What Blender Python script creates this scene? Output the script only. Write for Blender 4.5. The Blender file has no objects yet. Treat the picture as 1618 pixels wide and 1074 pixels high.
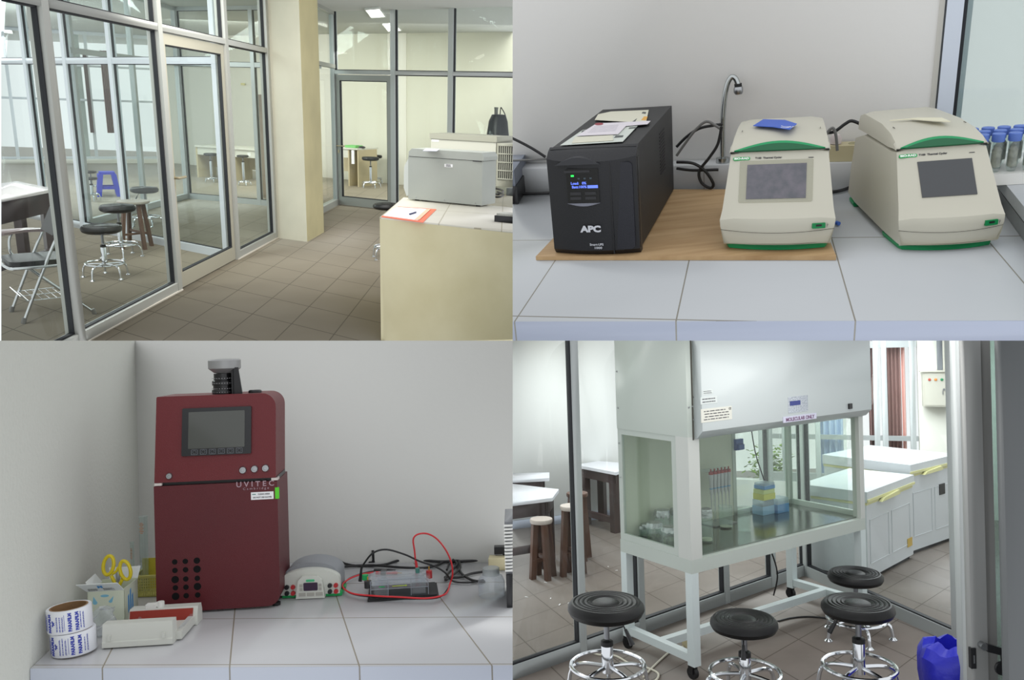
import bpy, bmesh, math, random
import numpy as np
from mathutils import Vector, Matrix

# ---------------------------------------------------------------- camera, sky, exposure
FPX, PX0, PY0 = 1300.0, 809.0, 537.0          # focal length in pixels of the 1618 x 1074 frame, its middle
EYE = Vector((0.0, 0.0, 1.74))
sc = bpy.context.scene
cd = bpy.data.cameras.new('camera')
cam = bpy.data.objects.new('camera', cd)
sc.collection.objects.link(cam)
cd.sensor_width = 36.0
cd.lens = FPX / 1618.0 * 36.0
cd.clip_start = 0.05
cd.clip_end = 200
cam.location = EYE
cam.rotation_euler = (math.pi / 2, 0, 0)
sc.camera = cam
sc.view_settings.view_transform = 'Standard'
sc.view_settings.look = 'None'
sc.view_settings.gamma = 1
sc.view_settings.exposure = 0.12
sc.view_settings.use_curve_mapping = False
sc.cycles.use_denoising = True
sc.cycles.max_bounces = 10
sc.cycles.transparent_max_bounces = 24
world = bpy.data.worlds.new('world')
sc.world = world
world.use_nodes = True
world.node_tree.nodes['Background'].inputs[0].default_value = (0.96, 0.98, 1.0, 1)
world.node_tree.nodes['Background'].inputs[1].default_value = 1.0

random.seed(4)
R = math.radians
PI = math.pi


# ---------------------------------------------------------------- the four rooms
class Room:
    """One room of the building: a level frame of its own (x right, y away, z up; z = 0 is its floor or
    counter top). lean and tip are how the room's plumb line stands to the camera, h the eye's height."""

    def __init__(s, name, lean, tip, h, box):
        d = Vector((lean, 1, tip)).normalized()
        up = -d
        z = Vector((0, 0, 1))
        y = (z - z.dot(up) * up).normalized()
        x = y.cross(up)
        x = -x if x.x < 0 else x
        s.ax, s.h, s.name, s.box = (x, y, up), h, name, box
        w = lambda v: Vector((v.x, v.z, -v.y))
        X, Y, Z = w(x), w(y), w(up)
        o = EYE - Z * h
        s.M = Matrix(((X.x, Y.x, Z.x, o.x), (X.y, Y.y, Z.y, o.y), (X.z, Y.z, Z.z, o.z), (0, 0, 0, 1)))

    def ray(s, px, py):
        v = Vector(((px - PX0) / FPX, (py - PY0) / FPX, 1))
        return Vector([a.dot(v) for a in s.ax])

    def at(s, px, py, z=0.0):                 # the point at height z seen there
        r = s.ray(px, py)
        k = (z - s.h) / r.z
        return Vector((r.x * k, r.y * k, z))

    def on(s, px, py, a, b):                  # the point seen there on the upright wall through a and b
        r = s.ray(px, py)
        n = Vector((a[1] - b[1], b[0] - a[0], 0))
        k = (n.x * a[0] + n.y * a[1]) / (n.x * r.x + n.y * r.y)
        return Vector((r.x * k, r.y * k, s.h + r.z * k))

    def pix(s, p):
        q = Vector((p[0], p[1], p[2] - s.h))
        c = s.ax[0] * q.x + s.ax[1] * q.y + s.ax[2] * q.z
        return PX0 + FPX * c.x / c.z, PY0 + FPX * c.y / c.z

    def hgt(s, p, py):                        # how high above p the row py is
        lo, hi = -6.0, 12.0
        for _ in range(50):
            m = (lo + hi) / 2
            if s.pix((p[0], p[1], m))[1] > py: lo = m
            else: hi = m
        return lo


ROOM = None
OWN = {}


def enter(room):
    global ROOM
    ROOM = room


# ---------------------------------------------------------------- materials
def lin(c):
    f = lambda v: v / 12.92 if v <= 0.04045 else ((v + 0.055) / 1.055) ** 2.4
    return tuple(f(v / 255.0) for v in c) + (1,)


MATS = {}


def pm(name, col, rough=0.5, metal=0.0, bump=0.0, bscale=40.0, vary=0.0, vscale=3.0, col2=None, coat=0.0, spec=0.5, stretch=None):
    """A plain procedural surface: base colour with a slow noise towards col2, roughness, fine bump."""
    if name in MATS: return MATS[name]
    m = bpy.data.materials.new(name)
    m.use_nodes = True
    nt = m.node_tree
    b = nt.nodes['Principled BSDF']
    b.inputs['Base Color'].default_value = lin(col)
    b.inputs['Roughness'].default_value = rough
    b.inputs['Metallic'].default_value = metal
    b.inputs['Specular IOR Level'].default_value = spec
    b.inputs['Coat Weight'].default_value = coat
    tc = nt.nodes.new('ShaderNodeTexCoord')
    src = tc.outputs['Object']
    if stretch:
        mp = nt.nodes.new('ShaderNodeMapping')
        mp.inputs['Scale'].default_value = stretch
        nt.links.new(src, mp.inputs[0]); src = mp.outputs[0]
    if vary:
        n = nt.nodes.new('ShaderNodeTexNoise')
        n.inputs['Scale'].default_value = vscale
        n.inputs['Detail'].default_value = 5
        nt.links.new(src, n.inputs['Vector'])
        r = nt.nodes.new('ShaderNodeValToRGB')
        r.color_ramp.elements[0].position = 0.35
        r.color_ramp.elements[1].position = 0.7
        c2 = col2 or tuple(v * (1 - vary) for v in col)
        r.color_ramp.elements[0].color = lin(col)
        r.color_ramp.elements[1].color = lin(c2)
        nt.links.new(n.outputs['Fac'], r.inputs[0])
        nt.links.new(r.outputs[0], b.inputs['Base Color'])
    if bump:
        n = nt.nodes.new('ShaderNodeTexNoise')
        n.inputs['Scale'].default_value = bscale
        n.inputs['Detail'].default_value = 3
        nt.links.new(src, n.inputs['Vector'])
        bp = nt.nodes.new('ShaderNodeBump')
        bp.inputs['Strength'].default_value = bump
        bp.inputs['Distance'].default_value = 0.01
        nt.links.new(n.outputs['Fac'], bp.inputs['Height'])
        nt.links.new(bp.outputs[0], b.inputs['Normal'])
    MATS[name] = m
    return m


def glow(name, col, k=1.0):
    if name in MATS: return MATS[name]
    m = bpy.data.materials.new(name)
    m.use_nodes = True
    b = m.node_tree.nodes['Principled BSDF']
    b.inputs['Base Color'].default_value = lin(col)
    b.inputs['Emission Color'].default_value = lin(col)
    b.inputs['Emission Strength'].default_value = k
    MATS[name] = m
    return m


def clear(name, tint=(235, 245, 240), shine=1.0, body=0.0, bodycol=(230, 235, 235), rough=0.0):
    """A thin clear sheet: lets light straight through, tinted, with a Fresnel sheen and a little milky body."""
    if name in MATS: return MATS[name]
    m = bpy.data.materials.new(name)
    m.use_nodes = True
    nt = m.node_tree
    nt.nodes.remove(nt.nodes['Principled BSDF'])
    out = nt.nodes['Material Output']
    t = nt.nodes.new('ShaderNodeBsdfTransparent'); t.inputs[0].default_value = lin(tint)
    g = nt.nodes.new('ShaderNodeBsdfGlossy'); g.inputs['Roughness'].default_value = rough
    f = nt.nodes.new('ShaderNodeLayerWeight'); f.inputs[0].default_value = 0.5
    p = nt.nodes.new('ShaderNodeMath'); p.operation = 'POWER'; p.inputs[1].default_value = 6.0
    k = nt.nodes.new('ShaderNodeMath'); k.operation = 'MULTIPLY_ADD'; k.inputs[1].default_value = 0.5 * shine; k.inputs[2].default_value = 0.03 * shine
    nt.links.new(f.outputs['Facing'], p.inputs[0])
    mx = nt.nodes.new('ShaderNodeMixShader')
    nt.links.new(p.outputs[0], k.inputs[0]); nt.links.new(k.outputs[0], mx.inputs[0])
    nt.links.new(t.outputs[0], mx.inputs[1]); nt.links.new(g.outputs[0], mx.inputs[2])
    last = mx
    if body:
        d = nt.nodes.new('ShaderNodeBsdfDiffuse'); d.inputs[0].default_value = lin(bodycol)
        m2 = nt.nodes.new('ShaderNodeMixShader'); m2.inputs[0].default_value = body
        nt.links.new(mx.outputs[0], m2.inputs[1]); nt.links.new(d.outputs[0], m2.inputs[2])
        last = m2
    nt.links.new(last.outputs[0], out.inputs[0])
    MATS[name] = m
    return m


def tiled(name, col, joint, U, V, w, rough=0.3, col2=None, vscale=2.0, bump=0.0, wz=None):
    """Tiles: a joint wherever U.(x,y,z)+U3 or V.(x,y,z)+V3 passes a whole number."""
    m = bpy.data.materials.new(name)
    m.use_nodes = True
    nt = m.node_tree
    b = nt.nodes['Principled BSDF']
    b.inputs['Roughness'].default_value = rough
    tc = nt.nodes.new('ShaderNodeTexCoord')
    masks = []
    for W, wd in ((U, w), (V, wz or w)):
        if W is None: continue
        d = nt.nodes.new('ShaderNodeVectorMath'); d.operation = 'DOT_PRODUCT'
        d.inputs[1].default_value = W[:3]
        nt.links.new(tc.outputs['Object'], d.inputs[0])
        a = nt.nodes.new('ShaderNodeMath'); a.operation = 'ADD'; a.inputs[1].default_value = W[3] + 0.5
        f = nt.nodes.new('ShaderNodeMath'); f.operation = 'FRACT'
        s = nt.nodes.new('ShaderNodeMath'); s.operation = 'SUBTRACT'; s.inputs[1].default_value = 0.5
        ab = nt.nodes.new('ShaderNodeMath'); ab.operation = 'ABSOLUTE'
        lt = nt.nodes.new('ShaderNodeMath'); lt.operation = 'LESS_THAN'; lt.inputs[1].default_value = wd
        nt.links.new(d.outputs['Value'], a.inputs[0]); nt.links.new(a.outputs[0], f.inputs[0])
        nt.links.new(f.outputs[0], s.inputs[0]); nt.links.new(s.outputs[0], ab.inputs[0]); nt.links.new(ab.outputs[0], lt.inputs[0])
        masks.append(lt)
    if len(masks) > 1:
        mxx = nt.nodes.new('ShaderNodeMath'); mxx.operation = 'MAXIMUM'
        nt.links.new(masks[0].outputs[0], mxx.inputs[0]); nt.links.new(masks[1].outputs[0], mxx.inputs[1])
    else: mxx = masks[0]
    n = nt.nodes.new('ShaderNodeTexNoise'); n.inputs['Scale'].default_value = vscale; n.inputs['Detail'].default_value = 6
    nt.links.new(tc.outputs['Object'], n.inputs['Vector'])
    r = nt.nodes.new('ShaderNodeValToRGB')
    r.color_ramp.elements[0].position = 0.3; r.color_ramp.elements[1].position = 0.75
    r.color_ramp.elements[0].color = lin(col); r.color_ramp.elements[1].color = lin(col2 or col)
    nt.links.new(n.outputs['Fac'], r.inputs[0])
    mix = nt.nodes.new('ShaderNodeMix'); mix.data_type = 'RGBA'
    nt.links.new(mxx.outputs[0], mix.inputs[0]); nt.links.new(r.outputs[0], mix.inputs[6]); mix.inputs[7].default_value = lin(joint)
    nt.links.new(mix.outputs[2], b.inputs['Base Color'])
    bp = nt.nodes.new('ShaderNodeBump'); bp.inputs['Strength'].default_value = 0.4; bp.inputs['Distance'].default_value = 0.002; bp.invert = True
    nt.links.new(mxx.outputs[0], bp.inputs['Height']); nt.links.new(bp.outputs[0], b.inputs['Normal'])
    return m


def joints(room, lines, z=0.0):
    """U of the tile joints: lines = [(k, (px,py), ...)], points seen on joint number k."""
    A, B = [], []
    for k, *pts in lines:
        for p in pts:
            q = room.at(p[0], p[1], z); A.append((q.x, q.y, 1)); B.append(k)
    a = np.linalg.lstsq(np.array(A), np.array(B, float), rcond=None)[0]
    return (float(a[0]), float(a[1]), 0.0, float(a[2]))


# ---------------------------------------------------------------- mesh building
class B:
    def __init__(s):
        s.bm = bmesh.new(); s.mi = 0

    def _tag(s, faces):
        for f in faces: f.material_index = s.mi; f.smooth = True

    def _bev(s, verts, bev, seg=2):
        if bev > 0:
            vs = set(verts)
            es = [e for e in s.bm.edges if e.verts[0] in vs and e.verts[1] in vs and len(e.link_faces) == 2 and e.calc_face_angle(0) > 0.35]
            r = bmesh.ops.bevel(s.bm, geom=es, offset=bev, segments=seg, profile=0.5, affect='EDGES', clamp_overlap=True)
            s._tag(r['faces'])

    def box(s, lo, hi, bev=0.0, seg=2):
        x0, y0, z0 = lo; x1, y1, z1 = hi
        return s.prism([(x0, y0), (x1, y0), (x1, y1), (x0, y1)], z0, z1, bev, seg)

    def hexa(s, p, bev=0.0):                  # 8 corners: bottom 4 counter-clockwise, top 4
        v = [s.bm.verts.new(q) for q in p]
        fs = [s.bm.faces.new([v[i] for i in f]) for f in ((3, 2, 1, 0), (4, 5, 6, 7), (0, 1, 5, 4), (1, 2, 6, 5), (2, 3, 7, 6), (3, 0, 4, 7))]
        s._tag(fs); s._bev(v, bev)
        return s

    def ob(s, c, size, rz=0.0, bev=0.0, rx=0.0, ry=0.0):
        m = Matrix.Translation(c) @ Matrix.Rotation(rz, 4, 'Z') @ Matrix.Rotation(ry, 4, 'Y') @ Matrix.Rotation(rx, 4, 'X')
        h = [v / 2 for v in size]
        return s.hexa([m @ Vector((a * h[0], b * h[1], c_ * h[2])) for c_ in (-1, 1) for a, b in ((-1, -1), (1, -1), (1, 1), (-1, 1))], bev)

    def prism(s, poly, z0, z1, bev=0.0, seg=2, M=None):
        f = (lambda p: M @ Vector(p)) if M is not None else Vector
        n = len(poly)
        a = [s.bm.verts.new(f((p[0], p[1], z0))) for p in poly]
        b = [s.bm.verts.new(f((p[0], p[1], z1))) for p in poly]
        fs = [s.bm.faces.new(a[::-1]), s.bm.faces.new(b)]
        fs += [s.bm.faces.new((a[i], a[(i + 1) % n], b[(i + 1) % n], b[i])) for i in range(n)]
        s._tag(fs); s._bev(a + b, bev, seg)
        return s

    def ext(s, poly, axis, a, b, bev=0.0, seg=2):
        """poly in the plane across `axis`, extruded from a to b. 'y': poly is (x, z); 'x': poly is (y, z)."""
        if axis == 'y': M = Matrix(((1, 0, 0, 0), (0, 0, 1, 0), (0, 1, 0, 0), (0, 0, 0, 1)))
        else: M = Matrix(((0, 0, 1, 0), (1, 0, 0, 0), (0, 1, 0, 0), (0, 0, 0, 1)))
        return s.prism(poly, a, b, bev, seg, M)

    def loft(s, rings, cap=True, closed=True):
        vs = [[s.bm.verts.new(p) for p in r] for r in rings]
        n = len(vs[0]); fs = []
        for a, b in zip(vs, vs[1:]):
            for i in range(n if closed else n - 1):
                fs.append(s.bm.faces.new((a[i], a[(i + 1) % n], b[(i + 1) % n], b[i])))
        if cap and closed:
            fs += [s.bm.faces.new(vs[0][::-1]), s.bm.faces.new(vs[-1])]
        s._tag(fs)
        return s

    def cyl(s, p, q, r, r2=None, seg=20, cap=True):
        p, q = Vector(p), Vector(q); r2 = r if r2 is None else r2
        d = (q - p).normalized(); u = d.orthogonal().normalized(); v = d.cross(u)
        ring = lambda c, k: [c + (u * math.cos(2 * PI * i / seg) + v * math.sin(2 * PI * i / seg)) * k for i in range(seg)]
        return s.loft([ring(p, r), ring(q, r2)], cap)

    def lathe(s, prof, seg=32, c=(0, 0, 0), axis=None, cap=True):
        c = Vector(c)
        if axis is None: d, u, v = Vector((0, 0, 1)), Vector((1, 0, 0)), Vector((0, 1, 0))
        else: d = Vector(axis).normalized(); u = d.orthogonal().normalized(); v = d.cross(u)
        return s.loft([[c + d * z + (u * math.cos(2 * PI * i / seg) + v * math.sin(2 * PI * i / seg)) * max(r, 1e-5) for i in range(seg)] for r, z in prof], cap)

    def tube(s, pts, r, seg=8, closed=False, sm=6):
        P = [Vector(p) for p in pts]
        if sm > 1 and len(P) > 2:
            o = []
            n = len(P)
            for i in range(n if closed else n - 1):
                g = lambda k: P[k % n] if closed else P[min(max(k, 0), n - 1)]
                a, b, c, d = g(i - 1), g(i), g(i + 1), g(i + 2)
                for j in range(sm):
                    t = j / sm
                    o.append(0.5 * ((2 * b) + (c - a) * t + (2 * a - 5 * b + 4 * c - d) * t * t + (3 * b - a - 3 * c + d) * t ** 3))
            if not closed: o.append(P[-1])
            P = o
        n = len(P); rings = []; u = None
        for i in range(n):
            a = P[i - 1] if (i or closed) else P[i]
            b = P[(i + 1) % n] if (i < n - 1 or closed) else P[i]
            d = (b - a).normalized()
            if u is None: u = d.orthogonal().normalized()
            u = (u - d * u.dot(d)).normalized(); v = d.cross(u)
            rings.append([P[i] + (u * math.cos(2 * PI * k / seg) + v * math.sin(2 * PI * k / seg)) * r for k in range(seg)])
        if closed: rings.append(rings[0]); return s.loft(rings, False)
        return s.loft(rings, True)

    def ring(s, c, rad, r, seg=32, sec=8, axis=None):
        c = Vector(c); d = Vector(axis or (0, 0, 1)).normalized(); u = d.orthogonal().normalized(); v = d.cross(u)
        return s.tube([c + (u * math.cos(2 * PI * i / seg) + v * math.sin(2 * PI * i / seg)) * rad for i in range(seg)], r, sec, True, 1)


def rrect(x0, z0, x1, z1, r, k=5):
    """Rounded rectangle; r one radius or four (bottom left, bottom right, top right, top left)."""
    rr = r if isinstance(r, (list, tuple)) else (r,) * 4
    o = []
    for (cx, cz, a), q in zip(((x0, z0, 180), (x1, z0, 270), (x1, z1, 0), (x0, z1, 90)), rr):
        sx = 1 if cx == x0 else -1; sz = 1 if cz == z0 else -1
        if q <= 0: o.append((cx, cz)); continue
        for i in range(k + 1):
            t = R(a + 90 * i / k)
            o.append((cx + sx * q + q * math.cos(t), cz + sz * q + q * math.sin(t)))
    return o


def mk(name, b, mats, parent=None):
    me = bpy.data.meshes.new(name)
    bmesh.ops.recalc_face_normals(b.bm, faces=b.bm.faces)
    b.bm.to_mesh(me); b.bm.free()
    for m in (mats if isinstance(mats, (list, tuple)) else [mats]): me.materials.append(m)
    me.set_sharp_from_angle(angle=R(35))
    o = bpy.data.objects.new(name, me)
    sc.collection.objects.link(o)
    OWN[o.name] = ROOM
    if parent is not None: o.parent = parent
    else: o.matrix_world = ROOM.M.copy()
    return o


def tag(o, label=None, cat=None, group=None, kind=None):
    if label: o['label'] = label
    if cat: o['category'] = cat
    if group: o['group'] = group
    if kind: o['kind'] = kind
    return o


def thing(name, label, cat, loc=(0, 0, 0), rz=0.0, group=None, M=None):
    o = bpy.data.objects.new(name, None)
    o.empty_display_size = 0.05
    sc.collection.objects.link(o)
    OWN[o.name] = ROOM
    o.matrix_world = ROOM.M @ (M if M is not None else Matrix.Translation(loc) @ Matrix.Rotation(rz, 4, 'Z'))
    return tag(o, label, cat, group)


def solo(name, b, mats, label, cat, loc=(0, 0, 0), rz=0.0, group=None, M=None):
    o = mk(name, b, mats)
    o.matrix_world = ROOM.M @ (M if M is not None else Matrix.Translation(loc) @ Matrix.Rotation(rz, 4, 'Z'))
    return tag(o, label, cat, group)


def struct(name, b, mats, parent=None):
    o = mk(name, b, mats, parent)
    if parent is None: o['kind'] = 'structure'
    return o


def text(name, s, size, mat, parent, M, depth=0.0006, bold=0.0, wide=1.0, label=None):
    """Raised lettering lying in the XY plane of M, centred."""
    cu = bpy.data.curves.new('t', 'FONT')
    cu.body = s; cu.size = size; cu.align_x = 'CENTER'; cu.align_y = 'CENTER'
    cu.extrude = depth / 2; cu.offset = bold; cu.resolution_u = 3
    t = bpy.data.objects.new('t', cu)
    me = bpy.data.meshes.new_from_object(t)
    bpy.data.objects.remove(t); bpy.data.curves.remove(cu)
    me.transform(M @ Matrix.Diagonal((wide, 1, 1, 1)))
    me.materials.clear(); me.materials.append(mat)
    o = bpy.data.objects.new(name, me)
    sc.collection.objects.link(o); OWN[o.name] = ROOM
    if parent is not None: o.parent = parent
    else: o.matrix_world = ROOM.M.copy()
    if label: o['label'] = label
    return o


def strokes(name, w, h, rows, mat, parent, M, seed=1, fill=.55):
    """Print too small to read: rows of short ink dashes in the XY plane of M, centred."""
    rnd = random.Random(seed); b = B(); pitch = h / rows
    for i in range(rows):
        y = h / 2 - pitch * (i + .5); x = -w / 2 + rnd.uniform(0, w * .06)
        end = w / 2 - rnd.uniform(0, w * .2)
        while x < end:
            l = min(rnd.uniform(.06, .2) * w, end - x)
            b.prism([(x, y - pitch * fill / 2), (x + l, y - pitch * fill / 2), (x + l, y + pitch * fill / 2), (x, y + pitch * fill / 2)], 0, .0003, 0, 1, M)
            x += l + w * .03
    return mk(name, b, mat, parent)


def face(x, y, z, tilt=90.0, rz=0.0):
    """A frame for lettering on a face that looks towards -y, leaning back: tilt 90 = upright."""
    return Matrix.Translation((x, y, z)) @ Matrix.Rotation(rz, 4, 'Z') @ Matrix.Rotation(R(tilt), 4, 'X')


def dup(root, loc, rz, label=None, group=None):
    r = root.copy(); sc.collection.objects.link(r); OWN[r.name] = ROOM
    r.matrix_world = ROOM.M @ Matrix.Translation(loc) @ Matrix.Rotation(rz, 4, 'Z')
    if label: r['label'] = label
    if group: r['group'] = group
    for ch in list(root.children):
        c = ch.copy(); sc.collection.objects.link(c); c.parent = r; OWN[c.name] = ROOM
        for g in list(ch.children):
            d = g.copy(); sc.collection.objects.link(d); d.parent = c; OWN[d.name] = ROOM
    return r


def lamp(name, p, target, size, power, col=(1, 1, 1), size_y=None, spread=180):
    l = bpy.data.lights.new(name, 'AREA')
    l.energy = power; l.color = col; l.size = size; l.spread = R(spread)
    if size_y: l.shape = 'RECTANGLE'; l.size_y = size_y
    o = bpy.data.objects.new(name, l)
    sc.collection.objects.link(o)
    p, target = ROOM.M @ Vector(p), ROOM.M @ Vector(target)
    o.location = p
    o.rotation_euler = (target - p).to_track_quat('-Z', 'Y').to_euler()
    return o


GALLERY = Room('gallery', -.035, .285, 1.75, (2, -900, 811, 539))
CYCLER = Room('cycler', .11, .425, .5, (810, -900, 2600, 538))
GELS = Room('gels', .03, -.0123, .71, (-900, 538, 810, 1900))
HOOD = Room('hood', .0324, .0147, 1.74, (809, 537, 2600, 2200))

CHROME = pm('chrome', (215, 218, 222), .12, 1.0)
STEEL = pm('brushed_steel', (170, 172, 175), .32, 1.0)
BLACKP = pm('black_plastic', (24, 24, 27), .35)
BLACKV = pm('black_vinyl', (11, 11, 12), .42, bump=.15, bscale=300, spec=.35)
RUBBER = pm('black_rubber', (16, 16, 17), .6)
CABLE = pm('black_cable', (20, 20, 22), .45)
WHITEP = pm('white_plastic', (232, 232, 228), .4)
PAPER = pm('paper', (236, 236, 238), .7)
INK = pm('ink', (60, 60, 66), .7)
ALU = pm('window_aluminium', (186, 190, 190), .38, .25)
GASKET = pm('black_gasket', (22, 24, 30), .6)
GLASS = clear('window_glass', (250, 252, 251), .8)
WARE = clear('glassware', (246, 250, 249), 1.6, .05, (245, 248, 248))
CLEARP = clear('clear_plastic', (248, 250, 252), 1.3, .05, (248, 250, 252))


# ================================================================ furniture found in more than one room
def stool(p, zs, rs, label, rf=None, zr=None, group=None, lever=0.6, legs=5, turn=0.3, cat='stool', detail=True):
    """A gas-lift stool: p on the floor, seat top zs, seat radius rs, foot-ring radius rf at height zr."""
    rf = rf or rs * .95; zr = zr or zs * .42
    t = thing('laboratory_stool', label, cat, p, turn, group)
    k = rs / .165
    b = B(); pr = [(rs * .3, zs - .066 * k), (rs * .78, zs - .064 * k), (rs * .94, zs - .052 * k), (rs, zs - .033 * k), (rs * .985, zs - .016 * k), (rs * .9, zs)]
    for i in range(4):
        c = rs * (.82 - .12 * i); pr += [(c + rs * .035, zs + .001 * k), (c, zs - .0035 * k), (c - rs * .03, zs + .002 * k)]
    pr += [(rs * .36, zs - .004 * k), (rs * .3, zs + .002 * k), (rs * .12, zs + .003 * k), (.0001, zs + .003 * k)]
    b.lathe(pr, 40); mk('seat', b, BLACKV, t)
    b = B(); b.cyl((0, 0, zs - .16 * k), (0, 0, zs - .05 * k), .0125); mk('piston', b, pm('piston_grey', (130, 132, 136), .3, .8), t)
    zt = max(zs - .17 * k, zr + .03)
    b = B(); b.lathe([(.026, zr - .03), (.026, zt - .02), (.024, zt - .012)], 20); cl = mk('column', b, CHROME, t)
    b = B(); b.lathe([(.027, zt - .02), (.0265, zt), (.018, zt + .004), (.013, zt + .004)], 20); mk('collar', b, RUBBER, cl)
    b = B(); b.ring((0, 0, zr), rf, .009, 40, 8); fr = mk('foot_ring', b, CHROME, t)
    for i in range(legs):
        a = 2 * PI * i / legs; u = Vector((math.cos(a), math.sin(a), 0))
        b = B(); b.tube([u * .02 + Vector((0, 0, zr - .005)), u * rf * .8 + Vector((0, 0, zr - .012)), u * rf * 1.1 + Vector((0, 0, zr * .75)), u * rf * 1.2 + Vector((0, 0, .015))], .0095, 8, sm=5)
        lg = mk('leg', b, CHROME, t)
        if detail:
            b = B(); b.lathe([(.022, 0), (.022, .005), (.012, .014), (.009, .016)], 14, u * rf * 1.2); mk('foot', b, CHROME, lg)
    if lever:
        b = B(); u = Vector((math.cos(lever), math.sin(lever), 0))
        b.tube([u * .02 + Vector((0, 0, zs - .06 * k)), u * rs * .45 + Vector((0, 0, zs - .075 * k)), u * rs * .6 + Vector((0, 0, zs - .11 * k))], .0035, 6)
        b.cyl(u * rs * .58 + Vector((0, 0, zs - .1 * k)), u * rs * .78 + Vector((0, 0, zs - .16 * k)), .007, .012, 10); mk('lever', b, BLACKP, t)
    return t


WOODD = None


def wood_stool(p, zs, rs, label, seatm, legm, turn=0.4, group=None, foot=1.15):
    t = thing('wooden_stool', label, 'stool', p, turn, group)
    b = B(); b.lathe([(.001, zs - .028), (rs * .96, zs - .028), (rs, zs - .02), (rs, zs - .006), (rs * .97, zs), (.001, zs)], 32); mk('seat', b, seatm, t)
    ft = [(rs * foot * a, rs * foot * c) for a, c in ((1, 0), (0, 1), (-1, 0), (0, -1))]
    for x, y in ft:
        b = B(); w = .019; q = Vector((x, y, 0)); q2 = Vector((x * .62, y * .62, zs - .028)); 
        d = Vector((x, y, 0)).normalized(); n = Vector((-d.y, d.x, 0))
        b.hexa([q + d * w * a + n * w * c for a, c in ((-1, -1), (1, -1), (1, 1), (-1, 1))] + [q2 + d * w * a + n * w * c for a, c in ((-1, -1), (1, -1), (1, 1), (-1, 1))], .002); mk('leg', b, legm, t)
    for i in (0, 1):
        a, c = ft[i], ft[i + 2]; z = zs * (.3 + .06 * i); s_ = .88
        b = B(); b.tube([(a[0] * s_, a[1] * s_, z), (c[0] * s_, c[1] * s_, z)], .016, 4, sm=1); mk('stretcher', b, legm, t)
    return t


def table(corners, z, label, topm, legm, apron=.09, leg=.05, name='work_table', th=.025, rail=None, legsat=(0, 1, 2, 3), inset=.04):
    c = sum(corners, Vector()) / 4; c.z = 0
    t = thing(name, label, 'table', c)
    P = [Vector((q.x - c.x, q.y - c.y, 0)) for q in corners]
    b = B(); b.prism(P, z - th, z, .004); mk('tabletop', b, topm, t)
    sh = [q * (1 - inset / max(q.length, .1) * 1.4) for q in P]
    b = B()
    for i in range(4):
        a, d = sh[i], sh[(i + 1) % 4]; u = (d - a).normalized(); n = Vector((-u.y, u.x, 0)) * .01
        b.prism([a - n, d - n, d + n, a + n], z - th - apron, z - th)
    mk('apron', b, legm, t)
    for i in legsat:
        q = sh[i]; u = (sh[(i + 1) % 4] - q).normalized(); n = Vector((-u.y, u.x, 0)); h = leg / 2
        s1 = Vector((0, 0, 0)) + q * (1 - h / q.length)
        b = B(); b.prism([s1 + u * h * a + n * h * d for a, d in ((-1, -1), (1, -1), (1, 1), (-1, 1))], 0, z - th - .001, .002); mk('leg', b, legm, t)
    if rail:
        for i, j in rail[1]:
            a, d = sh[i], sh[j]; u = (d - a).normalized(); n = Vector((-u.y, u.x, 0)) * .018
            b = B(); b.prism([a - n, d - n, d + n, a + n], rail[0], rail[0] + .05); mk('rail', b, legm, t)
    return t


def bar(name, a, c, z0, z1, w, m, parent=None, off=0.0, bev=.002):
    """An upright slab between floor points a and c, w thick."""
    u = (c - a).normalized(); n = Vector((-u.y, u.x, 0))
    b = B(); b.prism([a + n * (off - w / 2), c + n * (off - w / 2), c + n * (off + w / 2), a + n * (off + w / 2)], z0, z1, bev)
    return struct(name, b, m, parent)


def partition(name, a, c, z0, z1, posts, rails, pane=True, w=.05, d=.06, mat=None, gl=None, gasket=True):
    """An aluminium and glass partition as ONE structure: posts at metres from a, rails [(height, size)], panes between."""
    mat = mat or ALU; gl = gl or GLASS
    u = (c - a).normalized(); n = Vector((-u.y, u.x, 0)); L = (c - a).length
    root = None
    b = B()
    for s in posts:
        q = a + u * s
        b.prism([q - u * w / 2 - n * d / 2, q + u * w / 2 - n * d / 2, q + u * w / 2 + n * d / 2, q - u * w / 2 + n * d / 2], z0, z1, .002)
    for z, hh in rails:
        b.prism([a - n * d * .45, c - n * d * .45, c + n * d * .45, a + n * d * .45], z, z + hh, .002)
    root = struct(name, b, mat)
    if gasket:
        b = B(); g = .008
        for s, s2 in zip(posts, posts[1:]):
            for (z, hh), (z2, _) in zip(rails, rails[1:]):
                x0, x1, y0, y1 = s + w / 2, s2 - w / 2, z + hh, z2
                if x1 - x0 < .03: continue
                for (p0, p1, q0, q1) in ((x0, x0 + g, y0, y1), (x1 - g, x1, y0, y1), (x0, x1, y0, y0 + g), (x0, x1, y1 - g, y1)):
                    A_, C_ = a + u * p0, a + u * p1
                    b.prism([A_ - n * .014, C_ - n * .014, C_ + n * .014, A_ + n * .014], q0, q1)
        if b.bm.verts: mk('gasket', b, GASKET, root)
        else: b.bm.free()
    if pane:
        for s, s2 in zip(posts, posts[1:]):
            if s2 - s < w + .03: continue
            A_, C_ = a + u * (s + w / 2), a + u * (s2 - w / 2)
            b = B(); b.prism([A_ - n * .003, C_ - n * .003, C_ + n * .003, A_ + n * .003], z0 + .02, z1 - .02); mk('pane', b, gl, root)
    return root


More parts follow.
